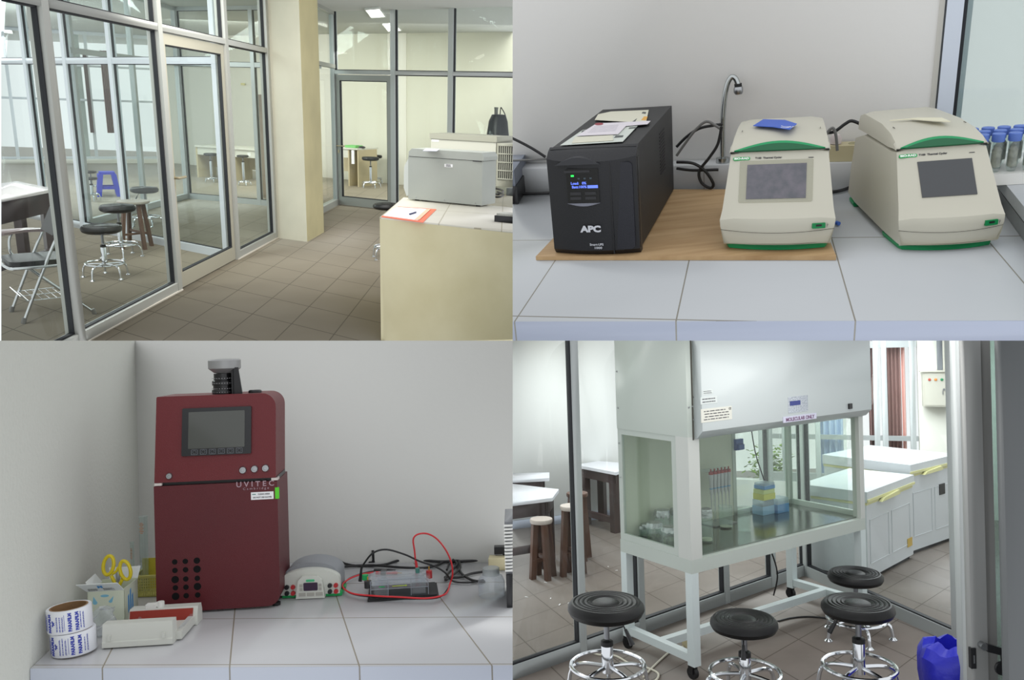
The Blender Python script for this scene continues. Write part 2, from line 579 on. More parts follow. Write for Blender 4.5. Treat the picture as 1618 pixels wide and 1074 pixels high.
# ================================================================ the counter with the red imaging cabinet
def gels():
    enter(GELS); r = GELS; at = r.at
    WALL = pm('wall_paint_grey', (205, 205, 201), .8, bump=.05, bscale=60)
    SIDEW = pm('wall_paint_shaded', (196, 197, 190), .8, bump=.25, bscale=90)  # side wall's shade is put into its slightly darker colour
    U = joints(r, [(0, (177, 1025), (157, 1054)), (1, (378, 975), (359.5, 1053)), (2, (534.5, 945), (568.4, 1051.6)), (3, (691.6, 948.5), (782, 1050))])
    V = joints(r, [(0, (150, 1053.5), (780, 1050)), (1, (300, 975), (530, 973), (700, 970)), (2, (580, 922), (750, 922))])
    TOP = tiled('counter_tiles_grey_joint', (203, 203, 205), (148, 140, 126), U, V, .006, .24, (197, 197, 200))
    FRT = tiled('counter_edge_tiles', (190, 196, 210), (140, 136, 130), U, None, .006, .3)
    fl, fr, bl, br = at(47, 1055), at(840, 1050), at(222, 888), at(900, 888)
    t = thing('tiled_counter', 'white tiled counter carrying the dark red imaging cabinet, grey joints', 'counter')
    ex = Vector((0, 0, 0))
    gx, gy = Vector((.002, 0, 0)), Vector((0, -.003, 0))
    b = B(); b.prism([fl + gx, fr, br + gy, bl + gx + gy], -.04, -.0008); mk('counter_top', b, TOP, t)
    b = B(); d = (fr - fl).normalized(); n = Vector((-d.y, d.x, 0))
    p = [fl + n * .004, fr + n * .004, fr + n * .03, fl + n * .03]
    b.prism([fl + n * -.002 + gx, fr + n * -.002, fr + n * .03, fl + n * .03 + gx], -.32, -.0012)
    mk('counter_front', b, FRT, t)
    # walls
    def wall(nm, a, c, z0, z1, th, m):
        dd = (c - a).normalized(); nn = Vector((-dd.y, dd.x, 0)) * th
        bb = B(); bb.prism([a, c, c + nn, a + nn], z0, z1); return struct(nm, bb, m)
    dl = (bl - fl).normalized()
    wall('wall_left', bl, fl - dl * 1.9, -.4, 1.2, -.08, SIDEW)
    dw = (br - bl).normalized()
    wall('wall_back', bl - dw * .08, br + dw * .3, -.4, 1.2, .08, WALL)
    # ---- imaging cabinet
    p0 = at(252, 972); s = p0.y / FPX * 1.003
    RED = pm('red_powder_coat', (90, 14, 25), .45, bump=.2, bscale=500, vary=.12, vscale=2.5)
    REDL = pm('red_powder_coat_head', (98, 17, 25), .45, bump=.2, bscale=500)
    t = thing('imaging_cabinet', 'tall dark red gel imaging cabinet with a tilted screen and camera on top', 'lab instrument', p0, .12)
    X = lambda px: (px - 252) * s
    Z = lambda py: r.hgt(p0, py)
    zm, D = Z(765), .19
    def back(b):
        for v in b.bm.verts: v.co.y += max(0, v.co.z - zm) * .16
        return b
    b = B(); b.ext(rrect(X(248), .006, X(437), Z(768.5), (.02, .035, 0, 0)), 'y', 0, D, .004); mk('cabinet_door', b, RED, t)
    b = B(); b.ext(rrect(X(249), Z(763), X(435), Z(628), (0, 0, .04, .004), 8), 'y', .0, D - .02, .004); head = mk('cabinet_head', back(b), REDL, t)
    b = B(); b.box((X(252), .012, Z(769)), (X(436), D - .03, Z(762))); mk('gap_strip', b, BLACKP, t)
    for a, c in ((249, 260), (428, 438)):
        b = B(); b.box((X(a), .0, Z(767.5)), (X(c), .03, Z(763.5))); mk('hinge_plate', b, pm('pale_metal', (205, 195, 190), .4), t)
    b = B(); b.ext(rrect(X(290), Z(723), X(397), Z(648), .003), 'y', -.006, .004, .001); scr = mk('screen_bezel', back(b), pm('bezel_black', (26, 27, 30), .3), t)
    b = B(); b.ext(rrect(X(300), Z(712), X(387), Z(654), .002), 'y', -.0072, -.005); mk('display_panel', back(b), pm('screen_dull', (74, 76, 72), .12), scr)
    for i in range(6):
        x = 310 + i * 13.8
        b = B()
        for q in ((x - 5, 721.5, x + 5, 720.8), (x - 5, 713.9, x + 5, 713.2)): b.box((X(q[0]), -.0076, Z(q[1])), (X(q[2]), -.006, Z(q[3])))
        for q in (x - 5, x + 4.3): b.box((X(q), -.0076, Z(721.5)), (X(q + .7), -.006, Z(713.2)))
        b.ring((X(x), -.0072, Z(717.3)), .0046, .0006, 16, 4, (0, 1, 0))
        mk('screen_button', back(b), pm('button_line', (96, 98, 104), .4), scr)
    for x, y, k in ((271.5, 753, .009), (384, 749, .0105), (402, 748, .0105), (419, 747.5, .0105)):
        b = B(); b.lathe([(k, 0), (k, .006), (k * .8, .009), (k * .55, .009), (k * .5, .006), (0, .006)], 20, (X(x), .003, Z(y)), (0, -1, 0)); mk('knob', back(b), STEEL, t)
    big = {(2, 1), (0, 2), (2, 3), (0, 4), (2, 0)}
    for i, x in enumerate((277, 293, 310.5)):
        for j, y in enumerate((889, 902.5, 917, 930, 943.5)):
            b = B(); k = .0102 if (i, j) in big else .0075
            if (i, j) == (2, 0): k = .0088
            b.cyl((X(x), -.0004, Z(y)), (X(x), .004, Z(y)), k, seg=24); mk('vent_hole', b, pm('vent_dark', (12, 12, 14), .7, spec=.2), t)
    LT = pm('lettering_mauve', (168, 140, 150), .5)
    text('lettering', 'U V I T E C', .021, LT, t, face(X(403), -.001, Z(772)), .001, .0003, 1.05)
    text('lettering', 'C a m b r i d g e', .009, LT, t, face(X(404), -.001, Z(779)), .001, 0, 1.2)
    b = B(); b.box((X(396), -.001, Z(797)), (X(431), .001, Z(785))); pl = mk('label_plate', b, PAPER, t)
    text('lettering', 'CLEAN AREA', .0056, INK, pl, face(X(416), -.0014, Z(788.5)), .0004, .0001)
    b = B(); b.box((X(398), -.0016, Z(789)), (X(403.5), -.001, Z(787.8))); mk('green_dash', b, pm('dash_teal', (40, 120, 110), .5), pl)
    text('lettering', 'DO NOT USE GLOVES', .0052, INK, pl, face(X(413.5), -.0014, Z(793.5)), .0004, .0001)
    b = B(); b.box((X(433.5), -.0015, Z(797)), (X(439.5), .004, Z(779))); tag(mk('green_sticker', b, pm('lime', (90, 205, 40), .5), t), 'lime green sticker')
    for x in (262, 428):
        for y in (.03, .15):
            b = B(); b.cyl((X(x), y, 0), (X(x), y, .008), .012); mk('foot', b, RUBBER, t)
    zt = Z(627)
    cb = B(); cb.lathe([(.001, 0), (.029, 0), (.031, .004), (.032, .02), (.031, .0225), (.028, .023), (.028, .035), (.031, .036), (.031, .048), (.026, .05), (.026, .07), (.001, .07)], 28, (X(345), .1, zt - .012))
    lens = mk('camera_lens', cb, pm('lens_black', (20, 20, 22), .25), t)
    for z in (.016, .026, .042, .056):
        b = B()
        for i in range(14):
            a = -PI + PI * i / 13
            b.ob((X(345) + .031 * math.cos(a), .1 + .031 * math.sin(a), zt - .012 + z), (.0035, .0012, .0016), a + PI / 2)
        mk('lens_marking', b, pm('marking_grey', (150, 150, 152), .5), lens)
    b = B(); b.lathe([(.02, .07), (.03, .072), (.046, .085), (.046, .108), (.042, .112), (.01, .113)], 32, (X(348), .1, zt - .012)); mk('camera_body', b, pm('cast_aluminium', (150, 150, 150), .4, .6), t)
    b = B(); b.ext([(X(364), zt - .03), (X(381), zt - .03), (X(373), zt + .075), (X(364), zt + .075)], 'y', .07, .075)
    b.ext([(X(362), zt - .03), (X(366), zt - .03), (X(366), zt + .085), (X(362), zt + .085)], 'y', .07, .14)
    mk('camera_bracket', b, BLACKP, t)
    b = B(); b.lathe([(.019, 0), (.019, .008), (.016, .011), (.001, .011)], 24, (X(397), .09, zt - .004)); mk('top_cap', b, BLACKP, t)

    # ---- power supply
    p0 = at(490, 944); s = p0.y / FPX; Z = lambda py: r.hgt(p0, py); X = lambda px: (px - 490) * s
    CR = pm('cream_panel', (206, 208, 200), .45); GR = pm('leaf_green', (20, 165, 88), .4); GY = pm('vent_grey', (150, 153, 158), .6, bump=.5, bscale=500)
    t = thing('power_supply', 'low arched grey electrophoresis power supply with red and black jacks on a green foot', 'power supply', p0, .05)
    b = B(); b.ext([(X(446), 0), (X(539), 0), (X(540), .012), (X(537), .013), (X(446), .012)], 'y', .008, .09, .002); mk('base', b, GR, t)
    arc = lambda w, h0, h: [(-w, .008), (w, .008), (w, h0)] + [(w * math.cos(R(a)), h0 + (h - h0) * math.sin(R(a))) for a in range(12, 180, 12)] + [(-w, h0)]
    b = B(); b.ext(arc(.082, .055, .096), 'y', .03, .13, .004); mk('vented_cover', b, GY, t)
    b = B(); b.ext(arc(.086, .05, .083), 'y', .004, .032, .003); pn = mk('front_panel', b, CR, t)
    b = B(); b.ext([(X(469), .001), (X(514), .001), (X(510), Z(915)), (X(503), Z(909)), (X(479), Z(909)), (X(473), Z(915))], 'y', -.012, .02, .003); mk('console', b, CR, t)
    b = B(); b.ext(rrect(X(481.5), Z(931), X(503.5), Z(918.5), .003), 'y', -.0135, -.01); mk('display', b, pm('display_plum', (52, 30, 58), .15), t)
    for x0, x1, y0, y1 in ((474, 484.5, 939.5, 934), (486.5, 498, 939.5, 934), (500, 511, 939.5, 934), (475.5, 480, 931, 926.5), (475.5, 480, 925, 920.5), (505, 509.5, 931, 926.5), (505, 509.5, 925, 920.5)):
        b = B(); b.box((X(x0), -.0135, Z(y0)), (X(x1), -.01, Z(y1)), .0004); mk('push_button', b, pm('button_grey', (168, 166, 158), .5), t)
    b = B(); b.ext(rrect(X(485.5), Z(917), X(499), Z(913.5), .003), 'y', -.0132, -.01); mk('logo_plate', b, pm('logo_green', (70, 185, 130), .5), t)
    for x in (454, 463.5, 521, 530.5):
        for y in (926.5, 936):
            b = B(); b.cyl((X(x), -.003, Z(y)), (X(x), .01, Z(y)), .0062, .0075, 18)
            tag(mk('jack', b, pm('jack_red', (178, 34, 40), .4) if x in (463.5, 530.5) else BLACKP, t), 'red jack' if x in (463.5, 530.5) else 'black jack')

    # ---- electrophoresis tank on its black plate
    p0 = at(581, 951); s = p0.y / FPX; X = lambda px: (px - 581) * s
    b = B(); b.box((0, 0, 0), (X(693), .14, .004), .0008); b.box((.004, .004, .004), (X(690), .136, .007))
    solo('black_plate', b, pm('matte_black', (30, 31, 33), .6), 'thin black plate under the clear electrophoresis tank', 'plate', p0, .14)
    q0 = at(586, 944, .008)
    t = thing('electrophoresis_tank', 'clear acrylic electrophoresis tank with red and black terminals on a black plate', 'lab tank', q0, .12)
    ED = pm('acrylic_edge', (150, 156, 165), .3)
    W = X(677) - X(586); H = .052
    b = B(); b.box((.008, .01, 0), (.05, .085, .022), .001); mk('end_reservoir', b, CLEARP, t)
    b = B(); b.box((W - .048, .01, 0), (W - .008, .085, .022), .001); mk('end_reservoir', b, CLEARP, t)
    b = B(); b.box((.0, .0, .022), (W, .095, .036), .0015); mk('tray', b, CLEARP, t)
    b = B(); b.box((-.004, -.002, .038), (W + .006, .098, .046), .0015); b.box((.02, .01, .046), (W - .012, .09, H), .001)
    lid = mk('lid', b, CLEARP, t)
    b = B()
    for z in (.022, .036, .046):
        for y in (-.001, .095): b.box((0, y, z - .0006), (W, y + .001, z + .0006))
    for x in (.05, W - .05, 0, W): b.box((x - .0008, -.001, .0), (x + .0008, .0005, .046))
    mk('rim', b, ED, t)
    b = B(); b.box((.062, -.003, .029), (.1, -.002, .0305)); b.ext([(.1, .0275), (.105, .0297), (.1, .032)], 'y', -.003, -.002); tag(mk('arrow_mark', b, pm('lime_mark', (190, 215, 50), .5), t), 'lime green arrow')
    b = B(); b.box((.024, -.003, .0285), (.04, -.002, .031)); mk('logo_mark', b, GR, t)
    b = B(); b.cyl((-.008, .01, .026), (-.008, .01, .046), .0105); b.cyl((-.008, .01, .046), (-.008, .01, .047), .0112, .009); tk = mk('terminal', b, BLACKP, t); tag(tk, 'black terminal')
    b = B(); b.cyl((-.008, .01, .047), (-.008, .01, .058), .0016, .0022, 10); mk('terminal_pin', b, pm('brass', (200, 150, 60), .3, .9), tk)
    b = B(); b.cyl((W + .004, .06, .03), (W + .004, .06, .052), .009); tk = mk('terminal', b, pm('terminal_red', (170, 38, 42), .35), t); tag(tk, 'red terminal')
    b = B(); b.cyl((W + .004, .06, .052), (W + .004, .06, .064), .0016, .0022, 10); mk('terminal_pin', b, pm('brass', (200, 150, 60)), tk)
    b = B(); b.cyl((-.02, .085, .03), (-.02, .085, .045), .009); mk('lid_socket', b, GR, t)
    b = B(); b.cyl((W - .03, .05, .05), (W - .03, .05, .064), .0065); mk('lid_socket', b, pm('socket_teal', (60, 120, 110), .4), t)
    # leads
    a1, a2 = at(569, 930), at(700, 925)
    P = lambda pts: [r.on(x, y, a1, a2) for x, y in pts]
    RL = pm('red_cable', (205, 38, 46), .4)
    g = lambda pts, z=.005: [at(x, y, z) for x, y in pts]
    b = B(); b.tube(P([(570, 912), (571, 900), (576, 889), (590, 873), (611, 868), (640, 876), (662, 886), (688, 895), (704, 905)]) + g([(716, 918), (742, 920), (764, 916)], .006), .0028)
    t = thing('black_lead', 'black test lead arching from the left end of the clear tank', 'cable')
    mk('cable', b, CABLE, t)
    q = P([(569, 918), (571.5, 893)]); b = B(); b.cyl(q[0], q[1], .0055, .0028, 12); mk('plug', b, CABLE, t)
    t = thing('red_lead', 'red test lead looping high over the right end of the clear tank', 'cable')
    b = B(); b.tube(P([(657.5, 896), (655, 870), (653, 852), (660, 844), (675, 843), (690, 851), (704, 868), (713, 888), (715, 908), (711, 922)]) + g([(706, 936), (694, 942), (670, 945), (630, 943), (590, 941), (556, 937), (541, 926), (549, 916), (568, 908), (590, 904)], .0165), .0026); mk('cable', b, RL, t)
    q = P([(659, 903), (657.5, 885)]); b = B(); b.cyl(q[0], q[1], .0055, .0025, 12); mk('plug', b, RL, t)
    b = B(); b.tube(g([(708, 929), (694, 943.5), (660, 946), (630, 945), (590, 943), (556, 938), (544, 927), (551, 914), (575, 905), (596, 901)], .0105), .0022)
    tag(mk('black_lead', b, CABLE), 'thin black lead running alongside the red lead in front of the tank', 'cable')
    t = thing('test_probe', 'red and black banana probes lying bundled behind the clear tank', 'probe')
    q = [at(594, 905, .05), at(628, 905, .05)]; b = B(); b.cyl(q[0], q[1], .0048, .004, 12); mk('grip', b, RL, t)
    q = [at(590, 902, .05), at(624, 902, .05)]; b = B(); b.cyl(q[0] + Vector((0, .012, 0)), q[1] + Vector((0, .012, 0)), .004, .003, 12); mk('grip', b, CABLE, t)
    q = [at(628, 905, .05), at(635, 905, .05)]; b = B(); b.cyl(q[0], q[1], .0015, seg=8); mk('tip', b, pm('brass', (200, 150, 60)), t)
    q = at(606, 905, .05); b = B(); b.box(q + Vector((-.008, -.006, -.006)), q + Vector((.008, .02, .007)), .002); mk('tie', b, BLACKP, t)
    # long black cables on the counter
    for i, (pts, lb) in enumerate((
        ([(505, 888), (515, 884), (530, 884), (548, 891), (570, 894), (606, 892), (632, 885), (665, 885), (700, 887), (740, 886), (775, 884), (812, 883)], 'long black cable along the foot of the wall behind the tank'),
        ([(528, 897), (555, 894), (590, 893), (630, 896), (668, 897), (690, 893), (703, 887), (722, 887)], 'black cable lying just in front of the longer one behind the tank'),
        ([(706, 900), (712, 888), (724, 886), (727, 897), (716, 908), (704, 916), (708, 906), (722, 892), (716, 884)], 'tight black cable coil behind the clear plastic jar'),
        ([(812, 886), (780, 882), (745, 878), (730, 880), (724, 888), (728, 904), (745, 916), (766, 919)], 'black cable curling from the plug down towards the clear jar'),
        ([(702, 912), (725, 912), (745, 906), (764, 903)], 'short black cable end pointing at the neck of the clear jar'))):
        b = B(); b.tube([at(x, y, .005 + .002 * (i % 3)) for x, y in pts], .0042 if i != 2 else .0036); tag(mk('power_cable', b, CABLE), lb, 'cable', 'black cables behind the tank')
    for x, y0, y1, lb in ((590, 888, 869, 'left one behind the tank'), (682.5, 885, 868.5, 'middle one below the red loop'), (744, 885, 864, 'right one above the clear jar')):
        q = at(x, y0); zt = r.hgt(q, y1); b = B()
        b.ext([(-.006, 0), (.006, 0), (.0045, .004), (.004, zt), (-.0045, zt), (-.003, .01)], 'y', -.003, .003)
        if x != 682.5: b.ext([(-.016 if x == 590 else -.004, 0), (.004 if x == 590 else .016, 0), (.004 if x == 590 else .014, .003), (-.014 if x == 590 else -.004, .003)], 'y', -.005, .005)
        solo('cable_clip', b, BLACKP, 'small black cable clip standing against the wall, ' + lb, 'clip', q, -.1, 'black clips along the wall')
    # extension socket, plug, jar, grey device at the edge
    p0 = at(772, 901); t = thing('extension_socket', 'beige extension socket at the right end of the counter by the wall', 'power strip', p0, -.05)
    b = B(); b.box((0, 0, 0), (.09, .055, .036), .006); mk('housing', b, pm('beige_plastic', (196, 186, 150), .5), t)
    q = at(781, 876, .04); b = B(); b.box((0, 0, 0), (.05, .03, .024), .006); b.tube([(.03, .01, .0), (.036, .0, -.01), (.05, -.004, -.02), (.07, 0, -.03)], .004); solo('power_plug', b, BLACKP, 'black power plug seated on the beige extension socket', 'plug', q)
    p0 = at(777, 942); t = thing('plastic_jar', 'clear plastic jar with a short wide neck at the right of the counter', 'jar', p0)
    s = p0.y / FPX
    zz = lambda py: r.hgt(p0, py)
    b = B(); b.lathe([(.036, 0), (.039, .004), (.039, zz(917)), (.031, zz(908)), (.0225, zz(906)), (.0225, zz(902)), (.0215, zz(902)), (.0215, zz(906)), (.03, zz(909)), (.038, zz(918)), (.037, .004), (.03, .002)], 32, cap=False); mk('jar_body', b, CLEARP, t)
    b = B(); b.lathe([(.0245, zz(908)), (.0245, zz(897)), (.022, zz(896)), (.0001, zz(896))], 28, cap=False); mk('jar_lid', b, clear('milky_plastic', (225, 228, 228), 1.5, .35, (205, 210, 210)), t)
    p0 = at(801, 960); t = thing('centrifuge_device', 'dark bench device with pale cooling fins cut by the right edge of the counter', 'lab instrument', p0)
    b = B(); b.box((0, 0, .0), (.3, .2, .09), .004); mk('base', b, BLACKP, t)
    b = B(); b.box((.0, .01, .09), (.3, .2, r.hgt(p0, 826)), .004); mk('body', b, pm('fin_grey', (120, 122, 126), .5), t)
    for i in range(14): b = B(); b.box((-.002, -.002, .1 + i * .0095), (.12, .012, .104 + i * .0095)); mk('fin', b, WHITEP, t)

    # ---- the things at the left end
    p0 = at(118, 1037 - 9, .003); s = p0.y / FPX
    RW = pm('roll_white', (226, 228, 234), .45); BL = pm('print_blue', (52, 66, 168), .5); CB = pm('cardboard', (140, 108, 74), .8, bump=.2)
    rad, hh = .0505, .0545
    tl = Matrix.Translation(p0) @ Matrix.Rotation(R(-3), 4, 'Y')
    for k in range(2):
        t = thing('film_roll', ('lower of two stacked white rolls printed in blue by the left wall', 'upper of two stacked white rolls printed in blue, brown core showing')[k], 'roll', M=tl @ Matrix.Translation((-.006 * k, 0, k * (hh + .0015))), group='sealing film rolls stacked by the left wall')
        b = B(); b.lathe([(.043, 0), (rad - .001, 0), (rad, .0015), (rad, hh - .0015), (rad - .001, hh), (.043, hh), (.043, 0)], 48, cap=False); mk('film', b, RW, t)
        b = B(); b.lathe([(.039, 0), (.043, 0), (.043, hh + .0004), (.039, hh + .0004), (.039, 0)], 40, cap=False); mk('core', b, CB, t)
        def onr(a, z, tx, size, bold=.0003, wide=1.0):
            A = R(a); c = Vector((rad * math.cos(A), rad * math.sin(A), z))
            # lettering climbs the roll
            Mx = Matrix.Translation(c + Vector((math.cos(A), math.sin(A), 0)) * .0003) @ Matrix.Rotation(A + PI / 2, 4, 'Z') @ Matrix.Rotation(PI / 2, 4, 'X') @ Matrix.Rotation(PI / 2, 4, 'Z')
            text('lettering', tx, size, BL, t, Mx, .0006, bold, wide)
        def Mr(a, z=hh / 2):
            A = R(a)
            return Matrix.Translation(Vector((rad * math.cos(A), rad * math.sin(A), z)) + Vector((math.cos(A), math.sin(A), 0)) * .0003) @ Matrix.Rotation(A + PI / 2, 4, 'Z') @ Matrix.Rotation(PI / 2, 4, 'X') @ Matrix.Rotation(PI / 2, 4, 'Z')
        for a in (-122 + k * 4, -64 + k * 3, -46 + k * 3):
            onr(a, hh / 2, 'PARAFILM', .0105, .0006, .95)
        onr(-109 + k * 4, hh / 2, '"M"', .009, .0005)
        for i, a in enumerate((-152, -144, -136, -98 + k * 3, -90 + k * 3, -82 + k * 2, -34, -26)):
            strokes('small_print', .042, .0036, 1 + i % 2, BL, t, Mr(a), i + 9 * k, .5)
        b = B()
        for a in (-148, -130, -75):
            A = R(a); b.ob((rad * math.cos(A), rad * math.sin(A), hh / 2), (.0005, .0009, .038), A)
        mk('printed_line', b, BL, t)
    # gel caster
    p0 = at(161, 1026); s = p0.y / FPX; IV = pm('ivory_plastic', (208, 209, 202), .4)
    t = thing('gel_caster', 'ivory plastic gel casting stand with a red strip, in front of the red cabinet', 'gel caster', p0, .1)
    W = 107 * s; zf = r.hgt(p0, 988)
    b = B(); b.ext([(0, .003), (.008, 0), (.04, 0), (.042, .02), (.036, zf), (.006, zf), (.003, .018), (0, .016)], 'x', 0, W, .001); mk('front_wall', b, IV, t)
    b = B(); b.box((.006, .036, .006), (W + .012, .17, .016), .002); b.box((W - .004, .03, .004), (W + .014, .18, .024), .002); mk('floor_tray', b, IV, t)
    b = B(); b.ext([(.15, .0), (.2, 0), (.198, .03), (.19, .048), (.16, .048), (.152, .028)], 'x', .012, W + .02, .0015); mk('rear_wall', b, IV, t)
    b = B(); b.hexa([(.014, .148, .016), (W + .008, .148, .016), (W + .008, .152, .016), (.014, .152, .016), (.014, .154, .044), (W + .008, .154, .044), (W + .008, .158, .044), (.014, .158, .044)]); tag(mk('red_strip', b, pm('caster_red', (150, 46, 32), .5), t), 'brick red strip')
    for x in (.018, W - .02):
        b = B(); b.ext(rrect(x - .003, .02, x + .003, .034, .003), 'y', -.004, .004, .0006); mk('catch', b, IV, t)
        b = B(); b.tube([(x + .024, .05, .024), (x + .034, .12, .036)], .0045, 4, sm=1); mk('clamp_rod', b, CLEARP, t)
    b = B(); b.box((.05, .06, .02), (W - .03, .12, .026), .001); mk('gel_tray', b, CLEARP, t)
    b = B(); b.box((.052, .16, .048), (.078, .18, .058), .003); b.cyl((.088, .172, .046), (.088, .172, .062), .009); b.box((.074, .165, .05), (.096, .178, .06), .002); mk('levelling_knob', b, WHITEP, t)
    for x in (.02, W - .02):
        b = B(); b.cyl((x, .02, .0002), (x, .02, .004), .006); mk('foot', b, CLEARP, t)
    # wipes carton
    p0 = at(139, 990); s = p0.y / FPX; W = 56 * s; D = .1; H = r.hgt(p0, 935)
    CW = pm('carton_white', (222, 226, 226), .6); CY = pm('carton_pale_yellow', (214, 220, 200), .6); CBL = pm('carton_blue', (60, 140, 205), .5)
    t = thing('wipes_carton', 'opened white and pale green wipes carton with blue drops holding scissors', 'box', p0, .1)
    b = B(); th = .0015
    b.box((0, 0, 0), (W, th, H)); b.box((0, D, 0), (W, D + th, H + .006)); b.box((0, 0, 0), (th, D, H)); b.box((0, 0, 0), (W, D, .002)); b.box((W - th, 0, 0), (W, D, H + .004)); mk('carton_wall', b, CY, t)
    b = B(); b.hexa([(-.0, -.001, H), (W, -.001, H), (W, .001, H), (0, .001, H), (-.018, -.026, H + .026), (W - .008, -.026, H + .026), (W - .008, -.024, H + .027), (-.018, -.024, H + .027)]); mk('front_flap', b, CW, t)
    b = B(); b.hexa([(.02, D, H), (W, D, H), (W, D + .001, H), (.02, D + .001, H), (.016, D + .012, H + .036), (W + .006, D + .012, H + .036), (W + .006, D + .013, H + .036), (.016, D + .013, H + .036)]); mk('back_flap', b, CW, t)
    b = B(); b.hexa([(-.001, .02, H), (.001, .02, H), (.001, D, H), (-.001, D, H), (-.014, .024, H + .02), (-.013, .024, H + .02), (-.013, D - .01, H + .026), (-.014, D - .01, H + .026)]); mk('side_flap', b, CW, t)
    def drop(x, z, k, tl_=0.0):
        bb = B(); bb.ext([(x + k * .55 * math.cos(R(a)) * (1 if a not in (90,) else 0) + (tl_ if a == 90 else 0), z + (k * .5 * math.sin(R(a)) if a != 90 else k * 1.5)) for a in (90, 0, -30, -60, -90, -120, -150, 180)], 'y', -.0006, .0006)
        mk('blue_drop', bb, pm('drop_blue', (130, 190, 215), .5), t)
    drop(.02, H - .03, .011, -.004); drop(.06, H - .028, .009, .008)
    b = B(); b.ext([(.045 + .011 * math.cos(R(a)), H - .013 + .0035 * math.sin(R(a))) for a in range(0, 360, 24)], 'y', -.0006, .0006); mk('blue_drop', b, pm('drop_blue', (130, 190, 215)), t)
    Mf = Matrix.Translation((W * .42, -.0145, H + .0135)) @ Matrix.Rotation(R(134), 4, 'X')
    Mf = Matrix.Translation((W * .42, -.0135, H + .0125)) @ Matrix.Rotation(R(46 + 90), 4, 'X')
    text('lettering', 'M', .014, CBL, t, Mf @ Matrix.Translation((0, .006, .0012)), .0004, .0009, 1.2)
    for i, x in enumerate((-.02, .02)): strokes('small_print', .03, .012, 4, INK, t, Mf @ Matrix.Translation((x, -.006, .0012)), i, .3)
    for y, h in ((.03, .05), (.045, .062), (.06, .045)):
        b = B(); b.ext([(y - .004, H * .25), (y + .004, H * .35), (y + .003, H * .25 + h), (y - .004, H * .2 + h)], 'x', W - .0003, W + .0008); mk('blue_stripe', b, CBL, t)
    # scissors standing in the carton
    q = p0 + Vector((.028, .05, 0)); YE = pm('scissor_yellow', (206, 186, 28), .4)
    t = thing('scissors', 'yellow handled scissors standing handles up in the opened carton', 'scissors', q, .1)
    zt = r.hgt(q, 900)
    for cx, cz, ang in ((.006, zt + .012, 10), (.05, zt - .004, -12)):
        pts = []
        for i in range(20):
            a = 2 * PI * i / 20; x, z = .0135 * math.cos(a), .026 * math.sin(a)
            ca, sa = math.cos(R(ang)), math.sin(R(ang))
            pts.append((cx + x * ca + z * sa, 0, cz - x * sa + z * ca))
        b = B(); b.tube(pts, .005, 8, True, 2); mk('handle', b, YE, t)
    b = B(); b.tube([(.016, 0, zt - .012), (.026, 0, zt - .006), (.032, 0, zt + .004), (.038, 0, zt - .012)], .0038); b.tube([(.012, 0, zt - .016), (.028, 0, zt - .05)], .005, sm=1); b.tube([(.042, 0, zt - .028), (.03, 0, zt - .05)], .005, sm=1); mk('bow', b, YE, t)
    b = B(); b.ext([(.024, zt - .005), (.03, zt - .008), (.034, zt - .1), (.03, .02)], 'y', -.0015, .0); b.ext([(.036, zt - .02), (.032, zt - .012), (.026, zt - .1), (.03, .02)], 'y', 0, .0015); mk('blade', b, STEEL, t)
    # basket and cylinders
    p0 = at(209, 944); s = p0.y / FPX; W = 62 * s; D = .1; H = r.hgt(p0, 910)
    YB = pm('basket_yellow', (196, 190, 108), .5)
    t = thing('plastic_basket', 'pale yellow lattice basket tucked behind the red cabinet', 'basket', p0, .05)
    b = B()
    for y in (0, D): b.box((0, y, 0), (W, y + .003, .005)); b.box((-.003, y - .001, H - .006), (W + .003, y + .005, H))
    for x in (0, W): b.box((x - .0015, 0, 0), (x + .0015, D, .005)); b.box((x - .003, 0, H - .006), (x + .003, D, H))
    for i in range(19):
        for y in (0, D): b.box((W * i / 18 - .0011, y, 0), (W * i / 18 + .0011, y + .002, H))
    for i in range(14):
        for x in (0, W): b.box((x - .001, D * i / 13 - .001, 0), (x + .001, D * i / 13 + .001, H))
    for j in range(1, 8):
        z = H * j / 8
        for y in (0, D): b.box((0, y, z - .0009), (W, y + .002, z + .0009))
        for x in (0, W): b.box((x - .001, 0, z - .0009), (x + .001, D, z + .0009))
    b.box((0, 0, 0), (W, D, .002)); mk('basket_body', b, YB, t)
    zz = r.hgt(p0 + Vector((0, D, 0)), 878)
    b = B(); b.box((.004, D * .7, .004), (W, D * .72, zz), .002); tag(solo('yellow_folder', b, pm('folder_yellow', (206, 190, 60), .6), 'yellow card sheet standing inside the pale yellow basket', 'card', p0, .05), None)
    for px, w, py, lb in ((229, 13, 815, 'tall graduated glass cylinder with orange print standing in the yellow basket'), (210.5, 6, 856, 'shorter thin graduated glass cylinder at the left side of the yellow basket')):
        q = at(px, 936); q.z = .003; zt = r.hgt(q, py) - .003; k = w * q.y / FPX / 2
        t = thing('graduated_cylinder', lb, 'glassware', q, 0, 'graduated cylinders in the yellow basket')
        b = B(); b.lathe([(k * 1.2, 0), (k * 1.2, .006), (k, .01), (k, zt - .006), (k * 1.2, zt), (k * 1.1, zt), (k * .9, zt - .006), (k * .9, .012), (.0001, .011)], 24, cap=False); mk('tube', b, WARE, t)
        b = B()
        for i in range(7): b.ob((0, -k * 1.02, zt - .02 - i * .005), (k * (1.1 if i % 2 else .6), .0006, .002))
        mk('scale_print', b, pm('print_orange', (196, 128, 88), .6), t)
    # plastic bag with tips
    p0 = at(164, 1004); t = thing('plastic_bag', 'crumpled clear plastic bag of white tips between the film rolls and the casting stand', 'bag', p0)
    rings = []
